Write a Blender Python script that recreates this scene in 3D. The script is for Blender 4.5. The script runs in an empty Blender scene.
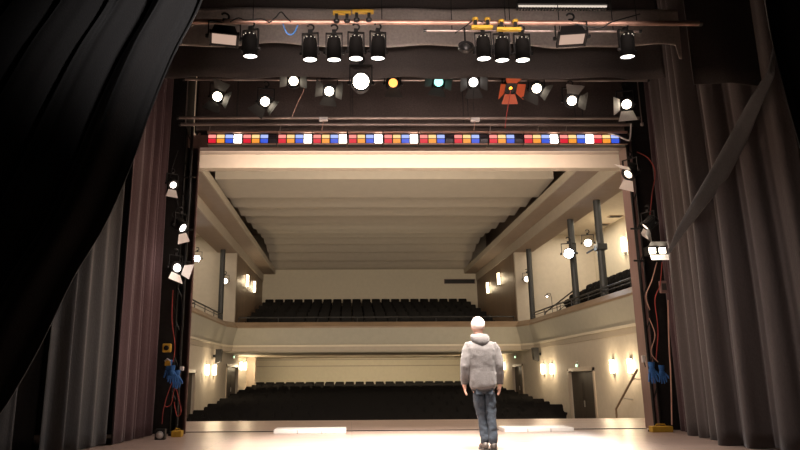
import bpy, bmesh, math, random
from mathutils import Vector, Matrix, Euler
random.seed(7)
PI = math.pi
R = math.radians
scene = bpy.context.scene
COL = scene.collection

# ------------------------------------------------------------------ camera
FPX, PPX, YAW, PITCH, ROLL = 662.57, 361.78, .0195, .2271, -.0064
CAM = Vector((-1.222, 0.0, .935))
_f = Vector((math.sin(YAW)*math.cos(PITCH), math.cos(YAW)*math.cos(PITCH), math.sin(PITCH)))
_r = Vector((math.cos(YAW), -math.sin(YAW), 0))
_u = _r.cross(_f)
_r, _u = (_r*math.cos(ROLL)+_u*math.sin(ROLL)), (_u*math.cos(ROLL)-_r*math.sin(ROLL))
def on(px, py, axis, val):
    """the point on the plane axis=val seen at a photo position"""
    d = _f*FPX + _r*(px-PPX) + _u*(225-py)
    return CAM + d*((val-CAM[axis])/d[axis])
def aY(px, py, y): return on(px, py, 1, y)

cd = bpy.data.cameras.new('camera')
cam = bpy.data.objects.new('camera', cd); COL.objects.link(cam)
m = Matrix((_r, _u, -_f)).transposed().to_4x4(); m.translation = CAM
cam.matrix_world = m
cd.sensor_width = 36; cd.lens = FPX/800*36; cd.shift_x = (400-PPX)/800
cd.clip_start = .05; cd.clip_end = 200
scene.camera = cam

# --------------------------------------------------------------- materials
MATS = {}
def mat(name, col, rough=.6, metal=0, bump=0, scale=20, var=0, spec=.5, sheen=0, emit=None, es=0, stretch=(1,1,1)):
    m = bpy.data.materials.new(name); m.use_nodes = True
    nt = m.node_tree; b = nt.nodes['Principled BSDF']
    b.inputs['Base Color'].default_value = (*col, 1)
    b.inputs['Roughness'].default_value = rough
    b.inputs['Metallic'].default_value = metal
    b.inputs['Specular IOR Level'].default_value = spec
    if sheen:
        b.inputs['Sheen Weight'].default_value = sheen
        b.inputs['Sheen Roughness'].default_value = .45
    if var or bump:
        tc = nt.nodes.new('ShaderNodeTexCoord'); mp = nt.nodes.new('ShaderNodeMapping')
        mp.inputs['Scale'].default_value = stretch
        nz = nt.nodes.new('ShaderNodeTexNoise'); nz.inputs['Scale'].default_value = scale
        nz.inputs['Detail'].default_value = 5
        nt.links.new(tc.outputs['Object'], mp.inputs[0]); nt.links.new(mp.outputs[0], nz.inputs['Vector'])
        if var:
            rp = nt.nodes.new('ShaderNodeValToRGB')
            rp.color_ramp.elements[0].position = .3; rp.color_ramp.elements[1].position = .7
            rp.color_ramp.elements[0].color = (*[c*(1-var) for c in col], 1)
            rp.color_ramp.elements[1].color = (*[min(1, c*(1+var)) for c in col], 1)
            nt.links.new(nz.outputs['Fac'], rp.inputs[0]); nt.links.new(rp.outputs[0], b.inputs['Base Color'])
        if bump:
            bp = nt.nodes.new('ShaderNodeBump'); bp.inputs['Strength'].default_value = bump
            bp.inputs['Distance'].default_value = .02
            nt.links.new(nz.outputs['Fac'], bp.inputs['Height']); nt.links.new(bp.outputs[0], b.inputs['Normal'])
    if emit:
        b.inputs['Emission Color'].default_value = (*emit, 1)
        b.inputs['Emission Strength'].default_value = es
    MATS[name] = m
    return m
mat('plaster', (.56, .50, .41), .75, bump=.08, scale=6, var=.04)
mat('plaster_pale', (.66, .60, .48), .75, bump=.05, scale=6, var=.03)
mat('ceiling_board', (.55, .49, .41), .8, bump=.05, scale=4, var=.03)
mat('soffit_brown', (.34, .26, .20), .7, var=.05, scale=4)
mat('ledge_paint', (.44, .38, .30), .6, var=.04, scale=5)
mat('panel_brown', (.17, .115, .075), .45, bump=.05, scale=3, var=.15, stretch=(1, 1, .2))
mat('cap_wood', (.27, .19, .12), .45, var=.12, scale=5, stretch=(.3, .3, 1))
mat('grey_green_paint', (.40, .375, .305), .6, var=.04, scale=5)
mat('door_dark', (.045, .035, .028), .5, var=.2, scale=6, stretch=(1, 1, .2))
mat('door_frame', (.46, .38, .30), .5)
mat('post_grey', (.035, .037, .037), .5)
mat('steel', (.55, .55, .55), .3, metal=1)
mat('black_metal', (.010, .010, .010), .45, metal=.3, bump=.05, scale=60)
mat('can_black', (.006, .0055, .005), .8, spec=.15)
mat('dark_metal', (.05, .05, .05), .4, metal=.6)
mat('barn_metal', (.05, .046, .042), .5, metal=.2)
mat('pipe_copper', (.50, .31, .24), .42, metal=.55, var=.25, scale=9, stretch=(.4, 1, 1))
mat('pipe_grey', (.36, .30, .27), .4, metal=.6, var=.2, scale=7, stretch=(.4, 1, 1))
mat('black_wall', (.020, .018, .017), .8, bump=.1, scale=15, var=.2)
mat('black_cloth', (.085, .074, .070), .9, bump=.25, scale=60, var=.2, sheen=.1)
mat('brown_cloth', (.12, .092, .082), .9, bump=.2, scale=40, var=.2, sheen=.1)
mat('velvet_black', (.022, .021, .021), .85, bump=.2, scale=90, var=.2, sheen=.3)
mat('velvet_grey', (.072, .074, .076), .85, bump=.25, scale=70, var=.12, sheen=.3, stretch=(1, 1, .35))
mat('velvet_plum', (.085, .048, .054), .85, bump=.25, scale=70, var=.12, sheen=.3, stretch=(1, 1, .35))
mat('velvet_brown', (.062, .050, .047), .85, bump=.25, scale=70, var=.12, sheen=.3, stretch=(1, 1, .35))
mat('border_grey', (.50, .45, .41), .9, bump=.3, scale=25, var=.12)
mat('jamb_paint', (.25, .155, .14), .45, var=.12, scale=8, stretch=(1, 1, .2))
mat('red_paint', (.45, .05, .06), .4)
mat('frame_brown', (.20, .13, .11), .5, var=.1, scale=8)
mat('seat_cloth', (.0085, .0075, .007), .9, bump=.15, scale=80, spec=.2)
mat('seat_shell', (.016, .013, .011), .5)
mat('white_board', (.85, .82, .78), .45, var=.03, scale=10)
mat('yellow', (.62, .38, .04), .5, var=.08, scale=20)
mat('blue', (.04, .17, .48), .7, bump=.3, scale=60, var=.2)
mat('red_cable', (.42, .06, .05), .5)
mat('tan_cable', (.55, .33, .25), .5)
mat('black_cable', (.012, .012, .012), .5)
mat('orange_metal', (.50, .10, .035), .5)
mat('skin', (.62, .36, .27), .5, bump=.04, scale=60)
mat('hair_white', (.78, .64, .58), .8, bump=.4, scale=200)
mat('hoodie', (.096, .086, .084), .95, bump=.35, scale=110, var=.12, sheen=.2)
mat('hoodie_dark', (.035, .033, .033), .95, bump=.3, scale=80)
mat('denim', (.020, .028, .040), .9, bump=.35, scale=70, var=.30)
mat('shoe_brown', (.045, .036, .03), .6)
mat('glass_white', (.8, .75, .65), .3, emit=(1, .80, .50), es=9)
def emi(name, col, s):
    return mat(name, (.02, .02, .02), .4, emit=col, es=s)
emi('lens_warm', (1, .86, .66), 12)
emi('lens_bright', (1, .88, .70), 45)
emi('lens_orange', (1, .40, .09), 2.3)
emi('lens_green', (.36, 1, .84), 2.2)
emi('lens_cool', (.80, .90, 1), 40)
emi('lens_pale', (1, .93, .86), 5)
emi('lens_soft', (1, .80, .62), 3.2)
emi('lens_face', (1, .68, .52), .5)
emi('glow_dot', (1, .88, .7), .8)
for nm_, c_, s_ in (('gel_red', (1, .02, .05), .75), ('gel_amber', (1, .36, .04), .95), ('gel_blue', (.05, .13, .9), .8),
                  ('glow_red', (1, .30, .26), 1.1), ('glow_amber', (1, .62, .26), 1.25), ('glow_blue', (.42, .52, 1), 1.1)):
    emi(nm_, c_, s_)
emi('gel_white', (1, .93, .80), 9)
mat('gel_dark', (.05, .04, .05), .3)
emi('exit_green', (.55, 1, .6), 3)
emi('tube_white', (1, .85, .72), .8)
emi('amber_dot', (1, .4, .03), 6)

def wood_floor():
    m = bpy.data.materials.new('stage_boards'); m.use_nodes = True
    nt = m.node_tree; b = nt.nodes['Principled BSDF']; L = nt.links.new
    tc = nt.nodes.new('ShaderNodeTexCoord'); mp = nt.nodes.new('ShaderNodeMapping')
    mp.inputs['Scale'].default_value = (1, 1, 1)
    L(tc.outputs['Object'], mp.inputs[0])
    br = nt.nodes.new('ShaderNodeTexBrick'); br.offset = .37
    br.inputs['Scale'].default_value = 1; br.inputs['Brick Width'].default_value = 3.2
    br.inputs['Row Height'].default_value = .14; br.inputs['Mortar Size'].default_value = .004
    br.inputs['Color1'].default_value = (.44, .33, .28, 1); br.inputs['Color2'].default_value = (.52, .40, .34, 1)
    br.inputs['Mortar'].default_value = (.05, .03, .025, 1)
    L(mp.outputs[0], br.inputs['Vector'])
    mp2 = nt.nodes.new('ShaderNodeMapping'); mp2.inputs['Scale'].default_value = (.5, 7, 1); L(tc.outputs['Object'], mp2.inputs[0])
    nz = nt.nodes.new('ShaderNodeTexNoise'); nz.inputs['Scale'].default_value = 2.5; nz.inputs['Detail'].default_value = 6; L(mp2.outputs[0], nz.inputs['Vector'])
    mx = nt.nodes.new('ShaderNodeMix'); mx.data_type = 'RGBA'; mx.blend_type = 'MULTIPLY'; mx.inputs[0].default_value = .55
    rp = nt.nodes.new('ShaderNodeValToRGB'); rp.color_ramp.elements[0].position = .3; rp.color_ramp.elements[0].color = (.55, .5, .5, 1)
    rp.color_ramp.elements[1].position = .65; L(nz.outputs['Fac'], rp.inputs[0])
    L(br.outputs['Color'], mx.inputs[6]); L(rp.outputs[0], mx.inputs[7]); L(mx.outputs[2], b.inputs['Base Color'])
    rr = nt.nodes.new('ShaderNodeMapRange'); rr.inputs[3].default_value = .22; rr.inputs[4].default_value = .42
    L(nz.outputs['Fac'], rr.inputs[0]); L(rr.outputs[0], b.inputs['Roughness'])
    bp = nt.nodes.new('ShaderNodeBump'); bp.inputs['Strength'].default_value = .15; bp.inputs['Distance'].default_value = .005
    L(nz.outputs['Fac'], bp.inputs['Height']); L(bp.outputs[0], b.inputs['Normal'])
    MATS['stage_boards'] = m
wood_floor()

# ----------------------------------------------------------------- builders
class MB:
    def __init__(s): s.bm = bmesh.new()
    def box(s, x0, x1, y0, y1, z0, z1, M=None, bev=0):
        g = bmesh.ops.create_cube(s.bm, size=1)['verts']
        for v in g:
            v.co = Vector(((x0+x1)/2+v.co.x*(x1-x0), (y0+y1)/2+v.co.y*(y1-y0), (z0+z1)/2+v.co.z*(z1-z0)))
        if bev:
            es = list({e for v in g for e in v.link_edges})
            r = bmesh.ops.bevel(s.bm, geom=es, offset=bev, segments=2, affect='EDGES', profile=.5)
            g = list({v for f in r['faces'] for v in f.verts} | {v for v in g if v.is_valid})
        if M:
            for v in g: v.co = M @ v.co
        return s
    def prism(s, pts, d, M=None):
        """closed outline pts (3D) extruded along vector d"""
        a = [s.bm.verts.new(M @ Vector(p) if M else Vector(p)) for p in pts]
        dd = (M.to_3x3() @ Vector(d)) if M else Vector(d)
        b = [s.bm.verts.new(v.co+dd) for v in a]
        n = len(a)
        s.bm.faces.new(a); s.bm.faces.new(b[::-1])
        for i in range(n): s.bm.faces.new((a[i], b[i], b[(i+1) % n], a[(i+1) % n]))
        return s
    def tube(s, pts, r, n=10, cap=True):
        pts = [Vector(p) for p in pts]; rings = []
        rr = r if isinstance(r, (list, tuple)) else [r]*len(pts)
        up = None
        for i, p in enumerate(pts):
            t = (pts[min(i+1, len(pts)-1)]-pts[max(i-1, 0)]).normalized()
            if up is None: up = t.orthogonal().normalized()
            up = (up - t*up.dot(t)); up = up.normalized() if up.length > 1e-6 else t.orthogonal().normalized()
            w = t.cross(up)
            rings.append([s.bm.verts.new(p+(up*math.cos(2*PI*k/n)+w*math.sin(2*PI*k/n))*rr[i]) for k in range(n)])
        for a, b in zip(rings, rings[1:]):
            for k in range(n): s.bm.faces.new((a[k], a[(k+1) % n], b[(k+1) % n], b[k]))
        if cap: s.bm.faces.new(rings[0][::-1]); s.bm.faces.new(rings[-1])
        return s
    def lathe(s, prof, n=24, M=None, close=True):
        """prof [(r,z)] round z"""
        rings = []
        for r, z in prof:
            ring = []
            for k in range(n):
                p = Vector((r*math.cos(2*PI*k/n), r*math.sin(2*PI*k/n), z))
                ring.append(s.bm.verts.new(M @ p if M else p))
            rings.append(ring)
        for a, b in zip(rings, rings[1:]):
            for k in range(n): s.bm.faces.new((a[k], a[(k+1) % n], b[(k+1) % n], b[k]))
        if close: s.bm.faces.new(rings[0][::-1]); s.bm.faces.new(rings[-1])
        return s
    def ball(s, c, r, M=None, seg=12, sc=(1, 1, 1)):
        g = bmesh.ops.create_uvsphere(s.bm, u_segments=seg, v_segments=max(6, seg*2//3), radius=r)['verts']
        for v in g:
            v.co = Vector((v.co.x*sc[0], v.co.y*sc[1], v.co.z*sc[2]))+Vector(c)
            if M: v.co = M @ v.co
        return s
    def build(s, name, material, parent=None, smooth=False, fix=True):
        if fix: bmesh.ops.recalc_face_normals(s.bm, faces=s.bm.faces)
        me = bpy.data.meshes.new(name); s.bm.to_mesh(me); s.bm.free()
        if smooth:
            me.shade_smooth()
            try: me.set_sharp_from_angle(angle=R(38))
            except Exception: pass
        me.materials.append(MATS[material])
        o = bpy.data.objects.new(name, me); COL.objects.link(o)
        if parent: o.parent = parent
        return o
def tag(o, label, cat, group=None, kind=None):
    if label: o['label'] = label
    if cat: o['category'] = cat
    if group: o['group'] = group
    if kind: o['kind'] = kind
    return o
def struct(name, mb, material, smooth=False):
    o = mb.build(name, material, smooth=smooth); o['kind'] = 'structure'; return o
def empty(name, loc, label=None, cat=None, group=None, rot=None):
    o = bpy.data.objects.new(name, None); COL.objects.link(o); o.location = loc
    if rot: o.rotation_euler = rot
    tag(o, label, cat, group); return o
def copy_tree(o, parent=None):
    c = o.copy(); COL.objects.link(c); c.parent = parent
    if 'label' in c and parent is None: del c['label']
    for ch in list(o.children): copy_tree(ch, c)
    return c
def subdiv(o, l=1):
    md = o.modifiers.new('subdivision', 'SUBSURF'); md.levels = l; md.render_levels = l

# ================================================================= SETTING
HW = 6.65            # half width of the auditorium
YP, YPF = 12.2, 12.8 # proscenium near and far planes
YE = 15.75           # stage edge
YB = 38.85           # back wall
def zfloor(y): return -1.05+(y-20.5)*.055
struct('floor', MB().box(-9, 9, -4, YE, -.12, 0), 'stage_boards')
struct('floor_stage_front', MB().box(-HW, HW, YE-.15, YE-.05, -1.4, -.12), 'black_wall')
struct('trim_1', MB().box(-4.2, 4.2, 12.52, 12.56, -.01, .012), 'black_metal')
fl = MB()
fl.prism([(-HW-.2, YE-.05, zfloor(YE)), (-HW-.2, YB+.1, zfloor(YB)), (-HW-.2, YB+.1, -1.7), (-HW-.2, YE-.05, -1.7)], (2*HW+.4, 0, 0))
struct('floor_stalls', fl, 'soffit_brown')
# stage house
struct('wall_stage_left', MB().box(-9.2, -9, -4, YP, 0, 9), 'black_wall')
struct('wall_stage_right', MB().box(9, 9.2, -4, YP, 0, 9), 'black_wall')
struct('wall_stage_back', MB().box(-9.2, 9.2, -4.2, -4, 0, 9), 'black_wall')
struct('ceiling_stage', MB().box(-9.2, 9.2, -4.2, YPF, 9, 9.2), 'black_wall')
pw = MB()
pw.box(-9, -4.40, YP+.05, YPF, 0, 9); pw.box(4.33, 9, YP+.05, YPF, 0, 9); pw.box(-4.24, 4.24, YP+.05, YPF, 5.64, 9)
struct('wall_proscenium', pw, 'black_wall')
# proscenium frame
jl = MB().prism([(-4.10, YP, 0), (-4.14, YP, 0), (-4.41, YPF+.04, 0), (-4.36, YPF+.04, 0)], (0, 0, 5.6))
struct('trim_2', jl, 'jamb_paint')
jr = MB().prism([(4.19, YP, 0), (4.34, YP, 0), (4.40, YPF+.04, 0), (4.32, YPF+.04, 0)], (0, 0, 5.6))
struct('trim_3', jr, 'jamb_paint')
zf = aY(400, 151, YPF+.04).z
struct('trim_4', MB().prism([(-4.34, YP, 5.30), (-4.34, YPF+.04, zf), (-4.34, YPF+.04, zf+.1), (-4.34, YP, zf+.1)], (8.68, 0, 0)), 'frame_brown')
struct('trim_5', MB().box(-4.12, -4.10, YP-.02, YP+.01, 0, 5.32), 'jamb_paint')

# auditorium lower side walls, with door openings
def side_wall(sg, doors, name):
    mb = MB(); y = YPF; x0, x1 = (HW, HW+.25) if sg > 0 else (-HW-.25, -HW)
    for (a, b, top) in sorted(doors):
        mb.box(x0, x1, y, a, -1.6, 2.12); mb.box(x0, x1, a, b, top, 2.12)
        y = b
    mb.box(x0, x1, y, YB, -1.6, 2.12)
    struct(name, mb, 'plaster')
DL = [(21.7, 23.9, 1.17), (30.0, 33.0, 1.49)]
DR = [(21.75, 24.2, 1.14), (30.7, 32.5, 1.44)]
side_wall(-1, DL, 'wall_left'); side_wall(1, DR, 'wall_right')
n = 0
for sg, ds in ((-1, DL), (1, DR)):
    for (a, b, top) in ds:
        n += 1
        d = empty('door_%d' % n, (sg*(HW+.1), (a+b)/2, zfloor((a+b)/2))); d['kind'] = 'structure'
        h = top-zfloor((a+b)/2); w = (b-a)/2
        mb = MB(); mb.box(-.03, .03, -w+.04, -.01, 0, h-.02); mb.box(-.03, .03, .01, w-.04, 0, h-.02)
        for q in (-1, 1):
            for zz in (.25, .55):
                mb.box(-sg*.03-.012, -sg*.03+.012, min(q*.12, q*(w-.16)), max(q*.12, q*(w-.16)), h*zz-.02, h*(zz+.25))
        mb.build('door_leaf', 'door_dark', d)
        mb = MB(); k = -sg*.11
        mb.box(k-.03, k+.03, -w-.09, -w+.03, 0, h+.09); mb.box(k-.03, k+.03, w-.03, w+.09, 0, h+.09); mb.box(k-.03, k+.03, -w-.09, w+.09, h-.02, h+.09)
        mb.build('door_frame', 'door_frame', d)
        mb = MB(); mb.tube([(-sg*.08, -.1, h*.42), (-sg*.08, -.1, h*.52)], .02, 8); mb.build('door_handle', 'steel', d)
for sg, nm in ((-1, 'baseboard_left'), (1, 'baseboard_right')):
    mb = MB()
    segs = [YPF] + [v for d in (DL if sg < 0 else DR) for v in d[:2]] + [YB]
    for a, b in zip(segs[::2], segs[1::2]):
        a += .1; b -= .1
        mb.prism([(sg*HW, a, zfloor(a)), (sg*HW, b, zfloor(b)), (sg*HW, b, zfloor(b)+.24), (sg*HW, a, zfloor(a)+.24)], (-sg*.05, 0, 0))
    struct(nm, mb, 'frame_brown')
struct('wall_back_lower', MB().box(-HW-.3, HW+.3, YB, YB+.2, -1.4, 2.3), 'plaster_pale')
for i, z in enumerate((1.62, 1.98)):
    struct('trim_%d' % (6+i), MB().box(-HW, HW, YB-.05, YB, z-.03, z+.03), 'ledge_paint')
struct('wall_back_upper', MB().box(-10.2, 10.2, YB, YB+.2, 2.3, 9.3), 'plaster_pale')
# balcony : floor (raked), fascia, cap, bead, soffit
mb = MB().prism([(-10, 29.75, 2.12), (-10, YB, 2.12), (-10, YB, 4.7), (-10, 31.0, 2.9), (-10, 29.75, 2.9)], (20, 0, 0))
struct('floor_balcony', mb, 'soffit_brown')
FY = 29.4
def fascia_profile():  # (inward offset, z)
    return [(0, 2.30), (.22, 3.06), (.22, 3.10), (-.25, 3.10), (-.25, 2.30)]
def ring_prism(name, prof, material, y_near=YPF+.05):
    """one profile carried along left gallery, balcony front and right gallery, mitred at the corners"""
    bm = bmesh.new(); rings = []
    ch = .9
    for which in range(6):
        ring = []
        for o, z in prof:
            x = HW-o; yy = FY-o
            p = [(-x, y_near), (-x, yy-ch), (-x+ch*.35, yy), (x-ch*.35, yy), (x, yy-ch), (x, y_near)][which]
            ring.append(bm.verts.new((p[0], p[1], z)))
        rings.append(ring)
    n = len(prof)
    for a, b in zip(rings, rings[1:]):
        for k in range(n): bm.faces.new((a[k], a[(k+1) % n], b[(k+1) % n], b[k]))
    bm.faces.new(rings[0]); bm.faces.new(rings[-1][::-1])
    w = MB(); w.bm.free(); w.bm = bm
    return struct(name, w, material)
ring_prism('trim_8', [(0, 2.30), (.24, 3.08), (-.25, 3.08), (-.25, 2.30)], 'grey_green_paint')
ring_prism('trim_9', [(-.02, 2.28), (.07, 2.28), (.07, 2.36), (-.02, 2.36)], 'plaster_pale')
ring_prism('trim_10', [(-.24, 2.10), (.03, 2.10), (.03, 2.28), (-.24, 2.28)], 'ledge_paint')
ring_prism('trim_11', [(.26, 3.08), (.26, 3.14), (.10, 3.34), (-.25, 3.34), (-.25, 3.08)], 'cap_wood')
struct('ceiling_under_balcony', MB().box(-HW-.2, HW+.2, 29.6, YB, 2.06, 2.12), 'plaster_pale')
struct('trim_12', MB().box(-HW+.0, -HW+.46, 35.85, 36.35, zfloor(36), 2.08), 'door_frame')
# side galleries
for sg, nm in ((-1, 'left'), (1, 'right')):
    a, b = sorted((sg*(HW+.2), sg*10.1))
    struct('floor_gallery_'+nm, MB().box(a, b, YPF, 29.8, 2.3, 2.6), 'soffit_brown')
    a, b = sorted((sg*10.0, sg*10.2))
    struct('wall_gallery_'+nm, MB().box(a, b, YPF, YB, 2.2, 7.6), 'plaster_pale')
    a, b = sorted((sg*6.95, sg*10.1))
    struct('ceiling_gallery_'+nm, MB().box(a, b, YPF, YB, 7.3, 7.45), 'plaster')
    # panelled wall past the gallery opening
    a, b = sorted((sg*6.32, sg*6.55))
    struct('wall_panel_'+nm, MB().box(a, b, 29.9, YB, 2.9, 6.50), 'panel_brown')
    a, b = sorted((sg*6.33, sg*10.0))
    struct('wall_return_'+nm, MB().box(a, b, 29.7, 29.9, 2.9, 6.50).box(*sorted((sg*7.01, sg*10.0)), 29.7, 29.9, 6.50, 7.35), 'plaster')
    # cornice: two stepped ledges running the length of the hall
    x1, x2, x3 = sg*5.58, sg*6.27, sg*7.0
    mb = MB().prism([(x1, YPF, 6.95), (x1, YPF, 7.22), (x1+sg*.12, YPF, 7.22), (x1+sg*.12, YPF, 7.05), (x2, YPF, 7.05), (x2, YPF, 6.95)], (0, YB-YPF, 0))
    struct('trim_%d' % (13 if sg < 0 else 14), mb, 'ledge_paint')
    mb = MB().prism([(x2, YPF, 6.52), (x2, YPF, 7.1), (x2+sg*.12, YPF, 7.1), (x2+sg*.12, YPF, 6.60), (x3, YPF, 6.60), (x3, YPF, 6.52)], (0, YB-YPF, 0))
    struct('trim_%d' % (15 if sg < 0 else 16), mb, 'ledge_paint')
    # soffit undersides are browner
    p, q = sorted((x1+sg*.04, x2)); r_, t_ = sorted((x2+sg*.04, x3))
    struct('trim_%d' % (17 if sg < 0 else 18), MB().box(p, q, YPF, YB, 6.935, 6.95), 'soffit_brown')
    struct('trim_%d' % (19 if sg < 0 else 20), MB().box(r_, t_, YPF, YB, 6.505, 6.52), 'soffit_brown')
    a, b = sorted((x3, x3+sg*.2))
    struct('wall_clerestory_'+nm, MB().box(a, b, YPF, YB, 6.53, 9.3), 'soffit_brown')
# gallery ceiling slots
for i, (px, py) in enumerate(((620, 224), (636, 216))):
    p = on(px, py, 2, 7.3)
    if p.x > 6.9:
        v = empty('ceiling_vent', (min(p.x, 9.6), p.y, 7.3), ['small dark slot vent in gallery ceiling, farther one of the pair', 'small dark slot vent in gallery ceiling nearest the proscenium'][i], 'vent', 'gallery ceiling vents')
        MB().box(-.28, .28, -.16, .16, -.03, 0).build('vent_frame', 'soffit_brown', v)
        mb = MB()
        for k in range(5): mb.box(-.24, .24, -.12+k*.055, -.10+k*.055, -.04, -.03)
        mb.build('slats', 'black_metal', v)
# sawtooth ceiling
CX = 5.74
prof = []  # (y, z) under-side outline
ys = [21.5, 23.4, 25.2, 27.0, 28.8, 30.6, 32.2, 33.6, 34.9, 36.1, 37.2, 38.2]
zs = [7.50, 7.58, 7.68, 7.78, 7.90, 8.02, 8.16, 8.24, 8.16, 7.95, 7.66, 7.40]
prof = [(21.5, 7.92), (21.5, 7.50)]
for i in range(len(ys)-1):
    prof.append((ys[i+1], zs[i+1]-.20)); prof.append((ys[i+1]+.02, zs[i+1]+.12))
prof.append((YB, 7.2)); 
top = [(YB, 8.7), (21.5, 8.7)]
mb = MB().prism([(-CX, y, z) for y, z in prof+top], (2*CX, 0, 0))
struct('ceiling', mb, 'ceiling_board')
struct('ceiling_front', MB().box(-7.2, 7.2, YPF, 21.5, 8.7, 8.9), 'ceiling_board')
struct('ceiling_roof', MB().box(-10.2, 10.2, YPF, YB+.2, 9.3, 9.4), 'soffit_brown')
struct('wall_lighting_bridge', MB().box(-7.0, 7.0, 14.5, 14.75, 5.63, 9.2), 'plaster_pale')
struct('trim_21', MB().box(-7.0, 7.0, 14.46, 14.5, 5.95, 5.99), 'ledge_paint')
# projection slot
s0, s1 = aY(444, 281.5, YB), aY(475, 281.5, YB)
w = empty('window_1', ((s0.x+s1.x)/2, YB-.02, s0.z)); w['kind'] = 'structure'
ww = (s1.x-s0.x)/2
mb = MB(); mb.box(-ww, ww, -.03, .0, -.14, -.11); mb.box(-ww, ww, -.03, 0, .11, .14); mb.box(-ww, -ww+.04, -.03, 0, -.14, .14); mb.box(ww-.04, ww, -.03, 0, -.14, .14)
mb.build('window_frame', 'frame_brown', w)
MB().box(-ww+.02, ww-.02, -.012, .0, -.12, .12).build('pane', 'black_metal', w)

# ---- gallery posts (pair them left and right)
posts = [(6.80, 20.63, 'gallery post nearest the proscenium on the side of the three posts'), (6.80, 23.26, ''), (6.80, 29.0, ''), (-6.80, 28.9, '')]
plabs = ['slim dark grey gallery post with a spotlight clamped to it, nearest the proscenium',
         'slim dark grey gallery post just beside the cold white spotlight',
         'slim dark grey post at the far corner of the right gallery',
         'slim dark grey post standing in the left gallery opening']
for (x, y, _), lb in zip(posts, plabs):
    t = empty('gallery_post', (x, y, 3.34), lb, 'post', 'gallery posts')
    MB().tube([(0, 0, 0), (0, 0, 3.16)], .115, 16).build('shaft', 'post_grey', t, True)
    MB().lathe([(.16, 0), (.16, .03), (.12, .05), (.12, .05)], 16).build('base_ring', 'post_grey', t, True)
    if y < 21:
        arm = MB().tube([(0, -.1, 1.62), (-.10, .35, 1.62), (-.12, .9, 1.60)], .03, 8).build('lamp_arm', 'dark_metal', t, True)
        MB().box(-.16, .16, -.16, .16, 1.52, 1.72, bev=.01).build('clamp', 'dark_metal', arm)

# ---- rails
def rail(name, pts, zb, zt, step, label, mat_='dark_metal', group=None, mid=True):
    a, b = Vector(pts[0]), Vector(pts[1]); t = empty(name, a, label, 'railing', group)
    d = b-a; L = d.length
    MB().tube([(0, 0, zt), tuple(d+Vector((0, 0, zt)))], .028, 10).build('handrail', mat_, t, True)
    if mid: MB().tube([(0, 0, (zb+zt)/2+.02), tuple(d+Vector((0, 0, (zb+zt)/2+.02)))], .014, 8).build('lower_rail', mat_, t, True)
    k = max(1, int(L/step))
    for i in range(k+1):
        q = d*(i/k); MB().tube([q+Vector((0, 0, zb)), q+Vector((0, 0, zt))], .018, 8).build('post', mat_, t, True)
    return t
rail('balcony_rail', [(-6.1, 29.5, 3.34), (6.1, 29.5, 3.34)], 0, .22, 1.55, 'thin steel rail along the top of the rear balcony front', mid=False)
rail('gallery_rail', [(6.62, 13.2, 3.34), (6.62, 28.3, 3.34)], 0, .26, 1.6, 'thin steel rail along the right gallery front')
rail('gallery_rail', [(-6.62, 13.2, 3.34), (-6.62, 28.3, 3.34)], 0, .26, 1.6, 'thin steel rail along the left gallery front')
a, b = on(547, 303, 0, 7.3), on(577, 283, 0, 8.2)
rail('stair_rail', [(7.25, 28.6, 2.95), (8.1, 27.1, 3.75)], 0, .7, .9, 'sloping steel handrail beside the gallery steps behind the posts')
a, b = on(616, 409, 0, 6.35), on(637, 370, 0, 6.35)
h = empty('stage_stair_handrail', a, 'single sloping wooden handrail against the right hall wall by the stage', 'handrail')
MB().tube([(0, 0, -.5), (0, 0, 0), tuple(b-a)], .03, 10).build('handrail', 'cap_wood', h, True)
for q in (.3, .8):
    c = (b-a)*q; MB().tube([c, c+Vector((.3, 0, -.05))], .014, 8).build('bracket', 'steel', h, True)

# ================================================================= SEATS
def seat_mesh():
    mb = MB()
    T = Matrix.Translation((0, .12, .62)) @ Matrix.Rotation(R(-12), 4, 'X')
    # backrest (faces -Y, the stage): rounded slab plus pad
    mb.prism([(-.22, 0, -.36), (.22, 0, -.36), (.235, 0, -.1), (.235, 0, .21), (.205, 0, .25), (-.205, 0, .25), (-.235, 0, .21), (-.235, 0, -.1)], (0, .04, 0), T)
    mb.prism([(-.19, -.035, -.3), (.19, -.035, -.3), (.205, -.035, .16), (.17, -.035, .215), (-.17, -.035, .215), (-.205, -.035, .16)], (0, .035, 0), T)
    # tipped-up seat
    S = Matrix.Translation((0, -.03, .40)) @ Matrix.Rotation(R(-6), 4, 'X')
    mb.prism([(-.205, -.07, -.02), (.205, -.07, -.02), (.21, -.07, .2), (.18, -.07, .25), (-.18, -.07, .25), (-.21, -.07, .2)], (0, .07, 0), S)
    for s in (-1, 1):
        mb.prism([(s*.255-.014, .14, 0), (s*.255-.014, -.06, 0), (s*.255-.014, .02, .1), (s*.255-.014, -.05, .48), (s*.255-.014, -.18, .56), (s*.255-.014, -.18, .6), (s*.255-.014, .16, .6)], (.028, 0, 0))
    return mb
proto = seat_mesh().build('theatre_seat', 'seat_cloth')
seat_n = 0
def put_seat(x, y, z, rz, label, group):
    global seat_n
    o = proto if seat_n == 0 else proto.copy()
    if seat_n: COL.objects.link(o)
    seat_n += 1
    o.location = (x, y, z); o.rotation_euler = (0, 0, rz)
    tag(o, label, 'seat', group)
    return o
PITCHX = .555
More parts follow.
